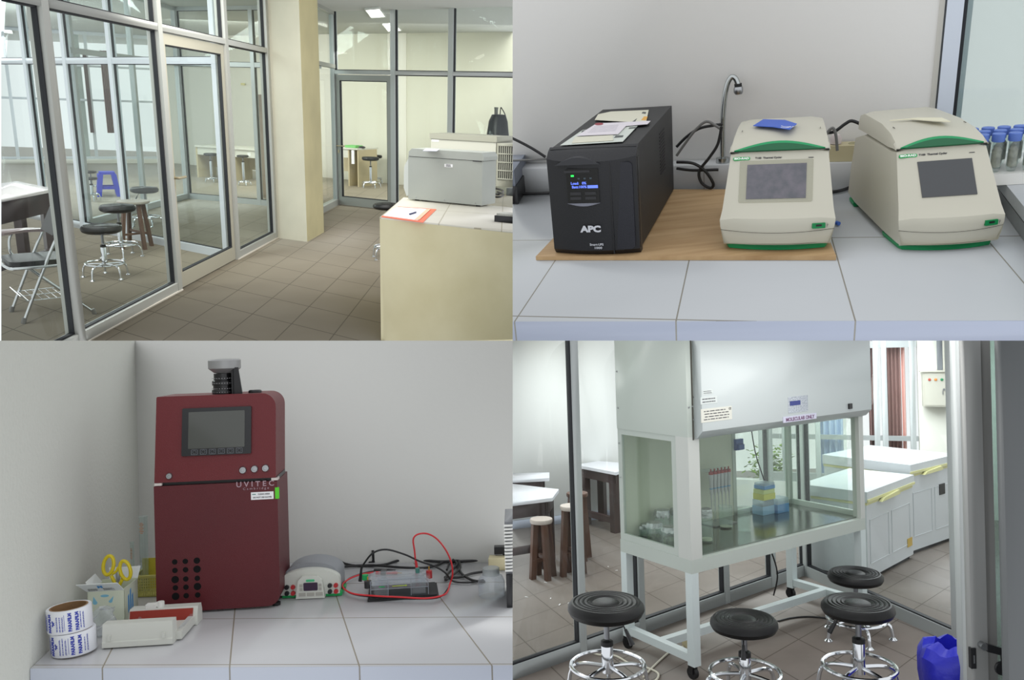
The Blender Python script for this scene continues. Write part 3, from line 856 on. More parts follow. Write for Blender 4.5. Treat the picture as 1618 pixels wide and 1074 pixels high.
    for j in range(9):
        z = .004 + j * .0085; k = .034 * (1 - (j / 9) ** 2 * .5)
        rings.append([(k * math.cos(a) * (1 + .22 * math.sin(3 * a + j * 1.7)) - .01 + j * .002, .55 * k * math.sin(a) * (1 + .3 * math.cos(5 * a + j)), z + .004 * math.sin(4 * a + j)) for a in [2 * PI * i / 22 for i in range(22)]])
    b = B(); b.loft(rings); mk('bag_film', b, clear('bag_film', (244, 246, 248), 1.4, .2, (240, 243, 248), .1), t)
    for i in range(6):
        b = B(); b.cyl((-.02 + i * .006, -.006 + .003 * (i % 2), .012 + i * .004), (.004 + i * .005, -.004, .03 + i * .004), .003, .001, 8); mk('pipette_tip', b, WHITEP, t)


gels()


# ================================================================ the counter with the thermal cyclers
def cyclers():
    enter(CYCLER); r = CYCLER; at = r.at
    WALL = pm('wall_paint_cool', (224, 223, 220), .8, bump=.05, bscale=60)
    U = joints(r, [(0, (871.6, 409.5), (812, 481)), (1, (1104.6, 413), (1082.7, 506)), (2, (1327.4, 377), (1370, 505)), (3, (1560, 402), (1618, 467))])
    V = joints(r, [(0, (815, 506.5), (1610, 505)), (1, (815, 377), (860, 376.5), (1400, 376), (1590, 376))])
    TOP = tiled('counter_tiles_cyclers', (192, 195, 198), (132, 128, 118), U, V, .0045, .26, (186, 190, 193))
    FRT = tiled('counter_edge_cyclers', (176, 184, 204), (150, 148, 142), U, None, .0045, .3)
    fl, fr, bl, br = at(700, 507), at(1760, 505), at(700, 304), at(1760, 296)
    t = thing('tiled_counter', 'white tiled counter carrying the black power unit and both cream cyclers', 'counter')
    b = B(); b.prism([fl, fr, br, bl], -.03, -.0008); mk('counter_top', b, TOP, t)
    d = (fr - fl).normalized(); n = Vector((-d.y, d.x, 0))
    b = B(); b.prism([fl - n * .002, fr - n * .002, fr + n * .03, fl + n * .03], -.2, -.0012); mk('counter_front', b, FRT, t)
    # ledge along the wall and the wall
    LW = tiled('ledge_tiles', (200, 202, 203), (150, 146, 138), U, None, .004, .35)
    dd = (br - bl).normalized(); nn = Vector((-dd.y, dd.x, 0))
    LD, LH = .07, r.hgt(at(1090, 301), 262)
    e = br + dd * .3
    b = B(); b.prism([bl + nn * .001, e + nn * .001, e + nn * LD, bl + nn * LD], -.03, LH, .002); solo('tiled_ledge', b, LW, 'low white tiled ledge running along the foot of the wall behind the cyclers', 'ledge')
    wa, wb = bl + nn * (LD + .001), br + nn * (LD + .001)
    px = lambda x, y: r.on(x, y, wa, wb)
    wx = px(1476, 100); wx.z = 0
    b = B(); b.prism([wa, wx, wx + nn * .08, wa + nn * .08], -.03, 1.1); struct('wall_back', b, WALL)
    # window right of the wall: trim, frame, gasket, pane and what lies beyond
    k = (wx - wa).length
    f = lambda x: (px(x, 100) - wx).dot(dd)
    def strip(nm, x0, x1, y0, y1, m, z0=LH, z1=1.1, parent=None):
        p = [wx + dd * f(x0) + nn * y0, wx + dd * f(x1) + nn * y0, wx + dd * f(x1) + nn * y1, wx + dd * f(x0) + nn * y1]
        b = B(); b.prism(p, z0, z1, .001); return struct(nm, b, m, parent)
    fm = strip('window_1', 1487, 1513, -.012, .05, pm('frame_white', (206, 214, 226), .35))
    strip('trim_1', 1476, 1484, -.004, .05, pm('trim_cream', (196, 194, 186), .6))
    strip('trim_2', 1484, 1487, .004, .05, pm('groove_grey', (120, 124, 128), .6))
    strip('gasket', 1513, 1519.5, .0, .05, GASKET, parent=fm)
    strip('pane', 1519.5, 1800, .02, .026, clear('pane_cycler', (246, 250, 249), .7, .08, (215, 222, 220)), LH, parent=fm)
    q0, q1 = wx + nn * 1.2 + dd * -.4, wx + nn * 1.2 + dd * 2.4
    b = B(); b.prism([q0, q1, q1 + nn * .05, q0 + nn * .05], -.5, 1.6); struct('wall_far', b, pm('far_wall_grey', (222, 226, 224), .8))
    p = [wx + dd * f(1519.5) + nn * .06, wx + dd * f(1532) + nn * .06, wx + dd * f(1532) + nn * .12, wx + dd * f(1519.5) + nn * .12]
    b = B(); b.prism(p, LH, 1.1); struct('trim_3', b, pm('frame_blue_grey', (176, 190, 196), .5))

    # plywood board
    PLY = pm('plywood', (196, 164, 122), .6, vary=.18, vscale=5, col2=(170, 136, 94), stretch=(1, 7, 1), bump=.1, bscale=60)
    b = B(); b.prism([at(847, 411), at(1321, 411), at(1276, 304), at(948, 304)], 0, .008, .0006)
    solo('plywood_board', b, PLY, 'thin plywood board lying under the black power unit and left cycler', 'board')

    # ---- backup power unit
    zb = .0088
    p0 = at(876, 401, zb); p1 = at(1010, 403, zb); W = (p1 - p0).length; rz = math.atan2(p1.y - p0.y, p1.x - p0.x)
    H = (r.hgt(p0, 233) + r.hgt(p1, 238)) / 2 - zb; D = .5; rz += .05
    DK = pm('charcoal_case', (34, 35, 37), .5, bump=.25, bscale=700); DF = pm('charcoal_front', (22, 23, 28), .45, bump=.15, bscale=700)
    t = thing('backup_power_unit', 'black backup power unit with a small blue screen, papers lying on its top', 'power unit', p0, rz)
    b = B(); b.box((.003, .02, .004), (W - .003, D, H - .002), .004); mk('case', b, DK, t)
    # front bezel: bulged in plan, roof line sloping back at the top
    nx = 12; rings = []
    for i in range(nx + 1):
        u = i / nx; x = W * u; bul = .014 * (1 - (2 * u - 1) ** 2); cut = .03 * (abs(2 * u - 1) ** 3)
        rings.append([(x, .03, .0), (x, -bul + .012, .0), (x, -bul + .003, .01), (x, -bul + .0, H - .022 + cut * .2), (x, .014 - bul * .5, H - .006), (x, .03, H)])
    b = B(); b.loft(rings); mk('front_bezel', b, DF, t)
    b = B(); b.ext(rrect(W * .735, .012, W * .96, H - .026, (.004, .01, .008, .002)), 'y', -.0075, .02, .001)
    mk('bezel_panel', b, pm('charcoal_panel', (30, 31, 40), .42, bump=.15, bscale=700), t)
    b = B(); b.box((W * .715, -.0115, .004), (W * .728, .01, H - .026)); b.box((W * 1.0, .012, .01), (W * 1.004, .022, H - .02)); mk('groove', b, BLACKP, t)
    bo = -.0135
    b = B(); b.ext([(W * .12, H - .026)] + [(W * (.12 + .5 * k / 10), H - .026 + .014 * math.sin(PI * k / 10)) for k in range(1, 10)] + [(W * .62, H - .026)], 'y', bo - .004, .02, .001); mk('brow', b, pm('brow_grey', (46, 47, 52), .4), t)
    sx0, sx1, sz0, sz1 = W * .235, W * .595, H - .1, H - .034
    b = B(); b.ext(rrect(sx0, sz0, sx1, sz1, .002), 'y', bo - .001, .01, .0005); sc_ = mk('display_panel', b, pm('panel_black', (10, 10, 13), .2), t)
    b = B(); b.ext([(sx0 - .001, sz0), (sx1 + .001, sz0)] + [(sx1 - (sx1 - sx0) * k / 8, sz0 - .006 * math.sin(PI * k / 8)) for k in range(1, 8)], 'y', bo - .002, .01); mk('chin', b, pm('chin_silver', (120, 122, 134), .35), t)
    b = B(); b.ob(((sx0 + sx1) / 2 - .01, bo - .0012, sz1 - .005), ((sx1 - sx0) * .8, .001, .004)); mk('top_key', b, pm('key_dark', (40, 40, 44), .35), sc_)
    b = B(); b.ob((sx0 + .012, bo - .0014, sz1 - .013), (.0055, .001, .003)); tag(mk('status_light', b, glow('led_green', (40, 255, 90), 1.2), sc_), 'lit green status light')
    for k_ in range(3):
        b = B(); b.ob((sx0 + .024 + k_ * .0115, bo - .0013, sz1 - .0185), (.004, .0008, .003)); mk('status_icon', b, pm('icon_dim', (60, 74, 84), .4), sc_)
    LC = glow('lcd_blue', (96, 120, 235), .8)
    text('lettering', 'Load:   0%', .0068, LC, sc_, face(sx0 + .023, bo - .0016, sz1 - .0275), .0004, .0002, 1.05)
    text('lettering', 'Batt:100%', .0068, LC, sc_, face(sx0 + .024, bo - .0016, sz1 - .0345), .0004, .0002, 1.05)
    b = B(); b.ob((sx1 - .012, bo - .0012, sz1 - .0345), (.02, .0006, .0055)); mk('level_bar', b, LC, sc_)
    for i in range(2):
        for j in range(2):
            b = B(); b.ob((sx0 + .016 + i * .029, bo - .0015, sz1 - .047 - j * .009), (.021, .0014, .0055), 0, .0005); mk('key', b, pm('key_dark', (40, 40, 44)), sc_)
    SIL = pm('silver_print', (205, 207, 214), .35)
    text('lettering', 'APC', .0165, SIL, t, face(W * .475, bo - .0025, H * .265), .001, .0009, 1.25)
    text('lettering', 'Smart-UPS', .0062, SIL, t, face(W * .53, bo - .0022, H * .115), .0006, .0001)
    text('lettering', '1000', .0062, SIL, t, face(W * .545, bo - .0022, H * .082), .0006, .0001, 1.3)
    for i in range(13):
        z = H * .42 + i * .0072
        b = B(); b.ob((W - .0025, D * .67, z), (.0012, .07, .0028), 0, 0, 0, 0) ; mk('side_louvre', b, pm('louvre_dark', (22, 22, 24), .6), t)
    # papers on top
    zt = zb + H + .0005
    # the case top as seen: where each sheet lies on it, in its own metres
    qs = [((857, 240), (0, 0)), ((997, 247), (W, 0)), ((1066, 176), (W, D)), ((969, 173), (0, D))]
    Am, bm_ = [], []
    for (x, y), (u, v) in qs:
        Am += [[x, y, 1, 0, 0, 0, -u * x, -u * y], [0, 0, 0, x, y, 1, -v * x, -v * y]]; bm_ += [u, v]
    hh = np.linalg.solve(np.array(Am, float), np.array(bm_, float))
    top = Matrix.Translation(p0) @ Matrix.Rotation(rz, 4, 'Z')
    def lay(q, z):
        x, y = 850 + q[0] / 6.7125, 160 + q[1] / 6.7125
        w_ = hh[6] * x + hh[7] * y + 1
        v = top @ Vector(((hh[0] * x + hh[1] * y + hh[2]) / w_, (hh[3] * x + hh[4] * y + hh[5]) / w_, 0)); v.z = z
        return v
    def sheet(pts, z, m, nm, lb, extra=()):
        P = [lay(q, z) for q in pts]
        c = sum(P, Vector()) / len(P); 
        tt = thing(nm, lb, 'paper', c)
        b = B(); b.prism([p - c for p in P], 0, .0006); mk('sheet', b, m, tt)
        for epts, em in extra:
            b = B(); b.prism([lay(q, z) - c for q in epts], .0006, .0009); mk('printed_patch', b, em, tt)
        return tt
    INKG = pm('ink_dark_patch', (90, 94, 92), .7); PT = pm('paper_green_white', (206, 212, 204), .7)
    el = [(710 + 42 * math.cos(a), 274 + 15 * math.sin(a)) for a in [i * PI / 8 for i in range(16)]]
    sheet([(225, 488), (873, 506), (1085, 308), (530, 315)], zt, PT, 'paper_sheet', 'large pale printed sheet lowest and nearest on top of the black power unit', [([(800, 450), (890, 450), (905, 425), (825, 422)], INKG), ([(975, 350), (1050, 350), (1062, 332), (990, 332)], INKG), ([(505, 345), (560, 340), (570, 320), (525, 322)], INKG)])
    sheet([(690, 212), (1160, 300), (1218, 152), (872, 134), (745, 152)], zt + .0012, pm('paper_cream', (216, 214, 196), .7), 'paper_sheet', 'cream sheet with an orange patch at the back of the black power unit', [([(1122, 262), (1168, 270), (1192, 228), (1160, 222)], pm('orange_patch', (225, 170, 80), .6)), ([(1030, 275), (1060, 275), (1088, 238)], INKG), ([(1145, 185), (1180, 195), (1190, 175), (1160, 168)], INKG)])
    sheet([(440, 396), (852, 418), (958, 322), (1170, 322), (1208, 286), (690, 262)], zt + .0024, pm('paper_pinkish', (222, 216, 222), .7), 'paper_sheet', 'pinkish white sheet with a round red mark across the middle of the power unit', [(el, pm('red_mark', (150, 60, 70), .6))] + [([(650 - 22 * i, 300 + 16 * i), (890 - 12 * i, 306 + 16 * i), (890 - 12 * i, 309 + 16 * i), (650 - 22 * i, 303 + 16 * i)], pm('print_grey', (176, 172, 180), .7)) for i in range(5)])
    sheet([(352, 478), (780, 488), (800, 418), (420, 402)], zt + .0012, pm('paper_cream', (216, 214, 196)), 'paper_sheet', 'small cream strip at the front edge of the black power unit')

    # ---- thermal cyclers
    CM = pm('cycler_cream', (196, 193, 178), .42); CG = pm('cycler_green', (0, 132, 72), .4); SEAM = pm('seam_dark', (70, 68, 62), .6)
    def cycler(p0, rz, W, D, label, film):
        t = thing('thermal_cycler', label, 'thermal cycler', p0, rz, 'cream thermal cyclers on the counter')
        hw = W / 2; cx = hw
        def ringat(y, zb, zt, wt, wb, bul, zm=None):
            n = 9; o = []
            zm = zm if zm is not None else zt
            for i in range(n): u = -1 + 2 * i / (n - 1); o.append((cx + u * wb, y - bul * (1 - u * u), zb))
            o.append((cx + (wb + wt) / 2 + .001, y, (zb + zm) / 2))
            for i in range(n): u = 1 - 2 * i / (n - 1); o.append((cx + u * wt, y - bul * (1 - u * u), zt - .004 * (abs(u) > .99)))
            o.append((cx - (wb + wt) / 2 - .001, y, (zb + zm) / 2))
            return o
        ys, zs = .088, .166                      # the seam below the lid
        b = B()
        b.loft([ringat(.012, .012, .014, hw * .93, hw * .9, .016), ringat(.004, .014, .05, hw * .99, hw * .92, .014), ringat(.006, .013, .062, hw * 1.0, hw * .93, .012),
                ringat(.02, .013, .078, hw * .965, hw * .95, 0), ringat(ys, .013, zs, hw * .86, hw * .97, 0), ringat(ys + .03, .013, zs - .004, hw * .86, hw * .97, 0),
                ringat(D * .8, .013, zs - .01, hw * .84, hw * .95, 0), ringat(D, .013, zs - .03, hw * .78, hw * .88, 0)])
        mk('body', b, CM, t)
        b = B(); b.loft([ringat(.02, 0, .0125, hw * .86, hw * .84, .016), ringat(.03, 0, .0125, hw * .9, hw * .88, .006), ringat(.11, 0, .0125, hw * .95, hw * .93, 0)]); mk('green_base', b, pm('base_green', (10, 150, 88), .4), t)
        b = B(); b.loft([ringat(D * .82, 0, .0125, hw * .95, hw * .93, 0), ringat(D * .94, 0, .0125, hw * .9, hw * .9, 0)]); mk('green_base', b, pm('base_green', (10, 150, 88), .4), t)
        b = B(); L = lambda y, z, w, zb: ringat(y, zb, z, hw * w, hw * (w + .035), 0)
        b.loft([L(ys - .002, zs + .002, .855, zs), L(ys + .016, zs + .015, .85, zs - .0), L(ys + .05, zs + .024, .83, zs - .004), L(ys + .12, zs + .031, .8, zs - .006), L(D * .85, zs + .03, .78, zs - .008), L(D * .96, zs + .02, .74, zs - .012)])
        lid = mk('lid', b, CM, t)
        b = B(); b.ob((cx, ys - .001, zs + .001), (hw * 1.74, .003, .0014)); mk('seam', b, SEAM, t)
        # green handle, a lens on the lid front
        sl = math.atan2(.013, .018)
        Mh = Matrix.Translation((cx, ys - .001, zs + .0015)) @ Matrix.Rotation(sl, 4, 'X')
        n = 14
        b = B(); b.prism([(-hw * .8 + 1.6 * hw * i / n, .021 * math.sin(PI * i / n)) for i in range(n + 1)], 0, .0035, .0008, 1, Mh); mk('handle_rim', b, pm('handle_light_green', (22, 150, 92), .35), lid)
        b = B(); b.prism([(-hw * .74 + 1.48 * hw * i / n, -.003 + .017 * math.sin(PI * i / n)) for i in range(n + 1)], .002, .0048, .0008, 1, Mh); mk('handle_grip', b, pm('handle_dark_green', (0, 92, 54), .4), lid)
        # fascia plane
        A, Bp = Vector((0, .02, .078)), Vector((0, ys, zs)); ln = (Bp - A).length; ang = math.degrees(math.atan2(Bp.z - A.z, Bp.y - A.y))
        Mx = lambda x, s_, off=.0006: Matrix.Translation((cx + x * hw, A.y + (Bp.y - A.y) * s_, A.z + (Bp.z - A.z) * s_)) @ Matrix.Rotation(R(ang), 4, 'X') @ Matrix.Translation((0, 0, off))
        sw, sh = hw * 1.04, ln * .62
        if film:
            b = B(); b.prism(rrect(-sw * .62, -sh * .6, sw * .62, sh * .62, .003), -.001, .0004, 0, 1, Mx(-.04, .45)); tag(mk('tape_film', b, clear('tape', (236, 236, 228), 1.2, .25, (205, 204, 196), .1), t), 'clear protective film taped round the screen')
        b = B(); b.prism([(-sw / 2, -sh / 2), (sw / 2, -sh / 2), (sw / 2, sh / 2), (-sw / 2, sh / 2)], -.002, .0009, 0, 1, Mx(-.03 if film else .02, .45)); mk('touch_screen', b, pm('screen_scuffed', (92, 94, 100), .35, vary=.1, vscale=60, col2=(112, 108, 116)) if film else pm('screen_slate', (72, 74, 77), .3), t)
        b = B(); b.prism(rrect(-.0155, -.0032, .0155, .0032, .0032), -.002, .0006, 0, 1, Mx(-.66, .88)); lg = mk('logo_plate', b, pm('logo_bright_green', (40, 165, 90), .4), t)
        text('lettering', 'BIO-RAD', .0054, pm('print_white', (235, 240, 235), .5), lg, Mx(-.66, .88, .0011), .0006, .0003, 1.25)
        text('lettering', 'T100  Thermal Cycler', .0048, INK, t, Mx(-.18, .88, .0008), .0005, .0001, 1.1)
        b = B(); b.prism([(-.0045, -.0004), (.0045, -.0004), (.0045, .0004), (-.0045, .0004)], -.001, .0006, 0, 1, Mx(.56, .86)); mk('printed_mark', b, INK, t)
        ux = .72
        yb = .004 - .014 * (1 - ux * ux)
        rzu = math.atan(2 * .014 * ux / hw) 
        Mu = Matrix.Translation((cx + ux * hw, yb, .0475)) @ Matrix.Rotation(rzu, 4, 'Z') @ Matrix.Rotation(R(90), 4, 'X')
        b = B(); b.prism(rrect(-.0115, -.0048, .0115, .0048, .0012), -.003, .0016, 0, 1, Mu); ub = mk('usb_port', b, CG, t)
        b = B(); b.prism([(-.005, -.001), (.005, -.001), (.005, .0026), (-.005, .0026)], .0, .002, 0, 1, Mu); mk('port_opening', b, BLACKP, ub)
        b = B(); b.tube([Mu @ Vector(p) for p in ((.0145, -.004, .0008), (.0145, .004, .0008))], .0003, 4, sm=1); b.tube([Mu @ Vector(p) for p in ((.0145, -.001, .0008), (.0165, .002, .0008))], .0003, 4, sm=1); mk('port_icon', b, INK, t)
        # parting line low on the front
        b = B(); b.tube([(cx + u * hw * .985, .0015 - .0142 * (1 - u * u) + .0035, .036 + .004 * u * u) for u in [i / 6 for i in range(-6, 7)]], .0004, 4, sm=2); mk('parting_line', b, SEAM, t)
        for u in (-.7, .72):
            b = B(); b.ob((cx + u * hw, ys + .075, zs + .0265), (.0008, .012, .001)); mk('lid_slot', b, SEAM, lid)
        return t
    a = at(1137, 396, .0088); q = at(1318, 397, .0088)
    cycler(a, math.atan2(q.y - a.y, q.x - a.x) + .03, (q - a).length, .32, 'cream thermal cycler with a blue card on its lid, standing on the plywood', True)
    a = at(1417, 400, 0); q = at(1584, 397, 0)
    cycler(a, math.atan2(q.y - a.y, q.x - a.x) + .13, (q - a).length * 1.04, .4, 'cream thermal cycler at the right, standing directly on the white tiles', False)
    # blue card on the left lid
    zc = .0088 + .198
    P = [at(x, y, zc) for x, y in ((1190, 200), (1206, 190), (1240, 191), (1259, 197), (1248, 206), (1222, 202))]
    c = sum(P, Vector()) / 6
    t = thing('blue_card', 'bright blue card with white curved marks lying on the left cycler lid', 'card', c)
    b = B(); b.prism([p - c for p in P], .001, .0022); mk('card_sheet', b, pm('card_blue', (58, 96, 196), .5), t)
    for k_, (x, y, w) in enumerate(((1243, 200.5, .009), (1240, 202.5, .0075), (1247, 201.5, .007))):
        o = at(x, y, zc) - c; b = B(); b.tube([o + Vector((w * math.cos(a_), w * 1.6 * math.sin(a_), .0026)) for a_ in [R(160 + k_ * 20 + 16 * i) for i in range(9)]], .0006, 4, sm=1); mk('white_curve', b, PAPER, t)
    P = [at(x, y, .199) for x, y in ((1405, 191), (1440, 189), (1478, 192), (1502, 193), (1488, 187), (1450, 187))]
    c = sum(P, Vector()) / 6
    b = B(); b.prism([p - c for p in P], .0, .0016); solo('tape_strip', b, pm('old_tape', (224, 220, 196), .7), 'cream strip of old tape across the back of the right cycler lid', 'tape', c)

    # tap behind the left cycler
    g = lambda off: (bl + nn * off, br + nn * off)
    A = g(.03)
    base = r.on(1142, 250, *A); base.z = LH
    M3 = lambda pts: [r.on(x, y, *A) - base for x, y in pts]
    t = thing('swan_neck_tap', 'chrome swan neck tap rising behind the left thermal cycler', 'tap', base)
    TC = pm('dull_chrome', (180, 184, 184), .22, 1.0)
    b = B(); b.tube([Vector((0, 0, 0))] + M3([(1141.5, 225), (1142, 190), (1144.5, 158), (1149, 134), (1155.5, 122), (1162, 124), (1166, 133)]), .0062, 12); mk('spout', b, TC, t)
    q = M3([(1166, 132), (1166.5, 137), (1167, 149)])
    b = B(); b.lathe([(.0085, 0), (.0085, .008)], 20, q[0], q[1] - q[0]); mk('collar', b, RUBBER, t)
    b = B(); b.lathe([(.0095, 0), (.011, .004), (.0108, .012), (.008, .017), (.003, .018)], 20, q[1], q[2] - q[1]); mk('nozzle', b, STEEL, t)
    b = B(); b.cyl((0, 0, 0), (0, 0, .012), .016); mk('flange', b, TC, t)
    # cables and sockets
    gc = lambda pts, off: [r.on(x, y, *g(off)) for x, y in pts]
    GC = pm('grey_cable', (110, 110, 108), .5)
    for pts, off, m, rad, lb in (
        ([(1069, 232), (1085, 216), (1105, 203), (1128, 198), (1142, 196)], -.012, CABLE, .0036, 'black cable climbing from the power unit to the back of the left cycler'),
        ([(1069, 246), (1083, 226), (1100, 204), (1116, 192), (1130, 198), (1142, 206)], -.02, GC, .0033, 'grey cable arching between the black power unit and the left cycler'),
        ([(1069, 256), (1095, 258), (1114, 270), (1127, 290), (1122, 297), (1108, 288), (1105, 270), (1120, 250), (1134, 228), (1140, 200)], -.03, CABLE, .0036, 'black cable looping beside the left cycler'),
        ([(1069, 266), (1095, 269), (1135, 268)], -.012, CABLE, .0034, 'black cable running level along the tiled ledge'),
        ([(1301, 210), (1318, 208), (1335, 196), (1346, 191), (1362, 197)], -.006, CABLE, .0036, 'black cable arching between the two cyclers'),
        ([(1303, 217), (1311, 205), (1317, 203), (1321, 215), (1323, 238)], -.016, GC, .0033, 'grey cable bent down into the beige extension socket'),
        ([(790, 210), (815, 221), (840, 234), (862, 248)], -.012, CABLE, .0036, 'black cable at the left dropping behind the power unit'),
        ([(790, 254), (825, 253), (866, 251)], -.012, GC, .0026, 'grey cable at the left lying along the ledge')):
        b = B(); b.tube(gc(pts, off), rad); tag(mk('power_cable', b, m), lb, 'cable')
    b = B(); b.tube([at(x, y, .005) for x, y in ((1300, 304), (1318, 303), (1335, 299), (1362, 288))], .004); tag(mk('power_cable', b, CABLE), 'black cable lying on the tiles between the two cyclers', 'cable')
    b = B(); b.tube([at(x, y, .005) for x, y in ((790, 307), (830, 306), (868, 305))], .004); tag(mk('power_cable', b, CABLE), 'black cable lying on the tiles left of the power unit', 'cable')
    q = r.on(1309, 273, *g(.012)); q.z = LH + .0005; q2 = r.on(1362, 273, *g(.012)); L_ = abs(q2.x - q.x) * 1.05
    t = thing('extension_socket', 'beige extension socket on the ledge between the two cyclers', 'power strip', q, math.atan2(dd.y, dd.x))
    b = B(); b.box((0, 0, 0), (L_, .05, .036), .006); mk('housing', b, pm('beige_plastic', (202, 196, 156), .5), t)
    b = B(); b.lathe([(.011, 0), (.011, .0015), (.009, .0015), (.009, .0005), (0, .0005)], 20, (L_ * .72, .025, .036)); mk('socket_outlet', b, pm('outlet_beige', (170, 164, 130), .5), t)
    b = B(); b.lathe([(.0125, 0), (.013, .012), (.009, .02), (.004, .022)], 18); solo('power_plug', b, pm('plug_pink_white', (206, 196, 194), .5), 'pale pinkish plug pushed into the beige extension socket', 'plug', q + Vector((.02, .016, .0375)))
    # little tube on the tiles
    q = at(1322, 352, .005); q2 = at(1324, 362, .005)
    t = thing('micro_tube', 'tiny clear micro tube with a blue tip lying between the cyclers', 'tube', q)
    b = B(); b.cyl((-.004, .014, 0), (0, 0, 0), .0035, .0045, 12); mk('tube_body', b, WARE, t); b = B(); b.cyl((0, 0, 0), (.002, -.007, 0), .0045, .004, 12); mk('cap', b, pm('cap_blue', (70, 110, 200), .4), t)
    # dark device at the left edge
    q = at(819, 322); b = B(); b.box((-.2, 0, 0), (0, .3, .045), .004)
    t = thing('dark_device', 'dark device just showing at the left edge beside the power unit', 'lab instrument', q, -.2)
    mk('lower_case', b, BLACKP, t); b = B(); b.box((-.2, .004, .045), (-.004, .3, .085), .006); mk('upper_case', b, pm('device_grey', (118, 124, 136), .5), t)
    # sink block at the right with tubes on its ledge
    a_, b_ = at(1576, 322), at(1660, 440)
    H2 = r.hgt(at(1588, 335), 287)
    dr = (b_ - a_).normalized(); no = Vector((-dr.y, dr.x, 0)); no = no if no.x > 0 else -no
    t = thing('raised_bench', 'pale grey raised bench with a black groove at the right edge', 'bench')
    f0 = a_ + dr * -.03
    for nm, z0, z1, o_, m in (('lower_side', 0, H2 * .45, 0, pm('bench_grey', (150, 154, 156), .5)), ('groove', H2 * .45, H2 * .62, .012, GASKET), ('bench_top', H2 * .62, H2, -.006, pm('bench_pale', (188, 192, 196), .35))):
        p = [f0 + no * o_, b_ + dr * .2 + no * o_, b_ + dr * .2 + no * .6, f0 + no * .6]
        b = B(); b.prism(p, z0, z1, .001); mk(nm, b, m, t)
    q = at(1548, 276, H2 + .022)
    b = B(); b.box((0, 0, 0), (.3, .14, .0215), .002); solo('rack_base', b, WHITEP, 'white rack base holding the blue capped tubes at the right', 'rack', Vector((q.x - .015, q.y, H2 + .0005)), -.25)
    TB = pm('tube_cap_blue', (92, 122, 200), .5); SPEC = pm('tube_sample', (176, 170, 156), .8, vary=.3, vscale=80)
    t0 = thing('sample_tube', 'x', 'tube', (0, 0, 0))
    b = B(); b.lathe([(.0001, 0), (.007, .0005), (.0098, .01), (.0098, .06), (.0088, .06), (.0088, .01), (.0001, .004)], 18, cap=False); mk('tube_body', b, WARE, t0)
    b = B(); b.lathe([(.0001, .006), (.0084, .01), (.0084, .042), (.004, .048), (.0001, .046)], 14, cap=False); mk('tube_content', b, SPEC, t0)
    b = B(); b.lathe([(.0108, .058), (.0116, .06), (.0116, .0725), (.0105, .0735), (.0001, .0735)], 20, cap=False); mk('tube_cap', b, TB, t0)
    names = ('front', 'second', 'third')
    u = Vector((math.cos(-.25), math.sin(-.25), 0)); v = Vector((-u.y, u.x, 0))
    k_ = 0
    base = Vector((q.x - .015, q.y, H2 + .0228)) + u * .016 + v * .02
    for j in range(3):
        for i in range(5):
            p = base + u * (.0285 * i + .012 * (j % 2)) + v * (.033 * j)
            lb = 'blue capped tube in the white rack, %s row, %s from the cycler' % (names[j], ('nearest', 'second', 'third', 'fourth', 'fifth')[i])
            if k_ == 0: t0.matrix_world = ROOM.M @ Matrix.Translation(p); t0['label'] = lb; t0['group'] = 'blue capped tubes in the rack'
            else: dup(t0, p, random.uniform(0, 6), lb)
            k_ += 1


cyclers()


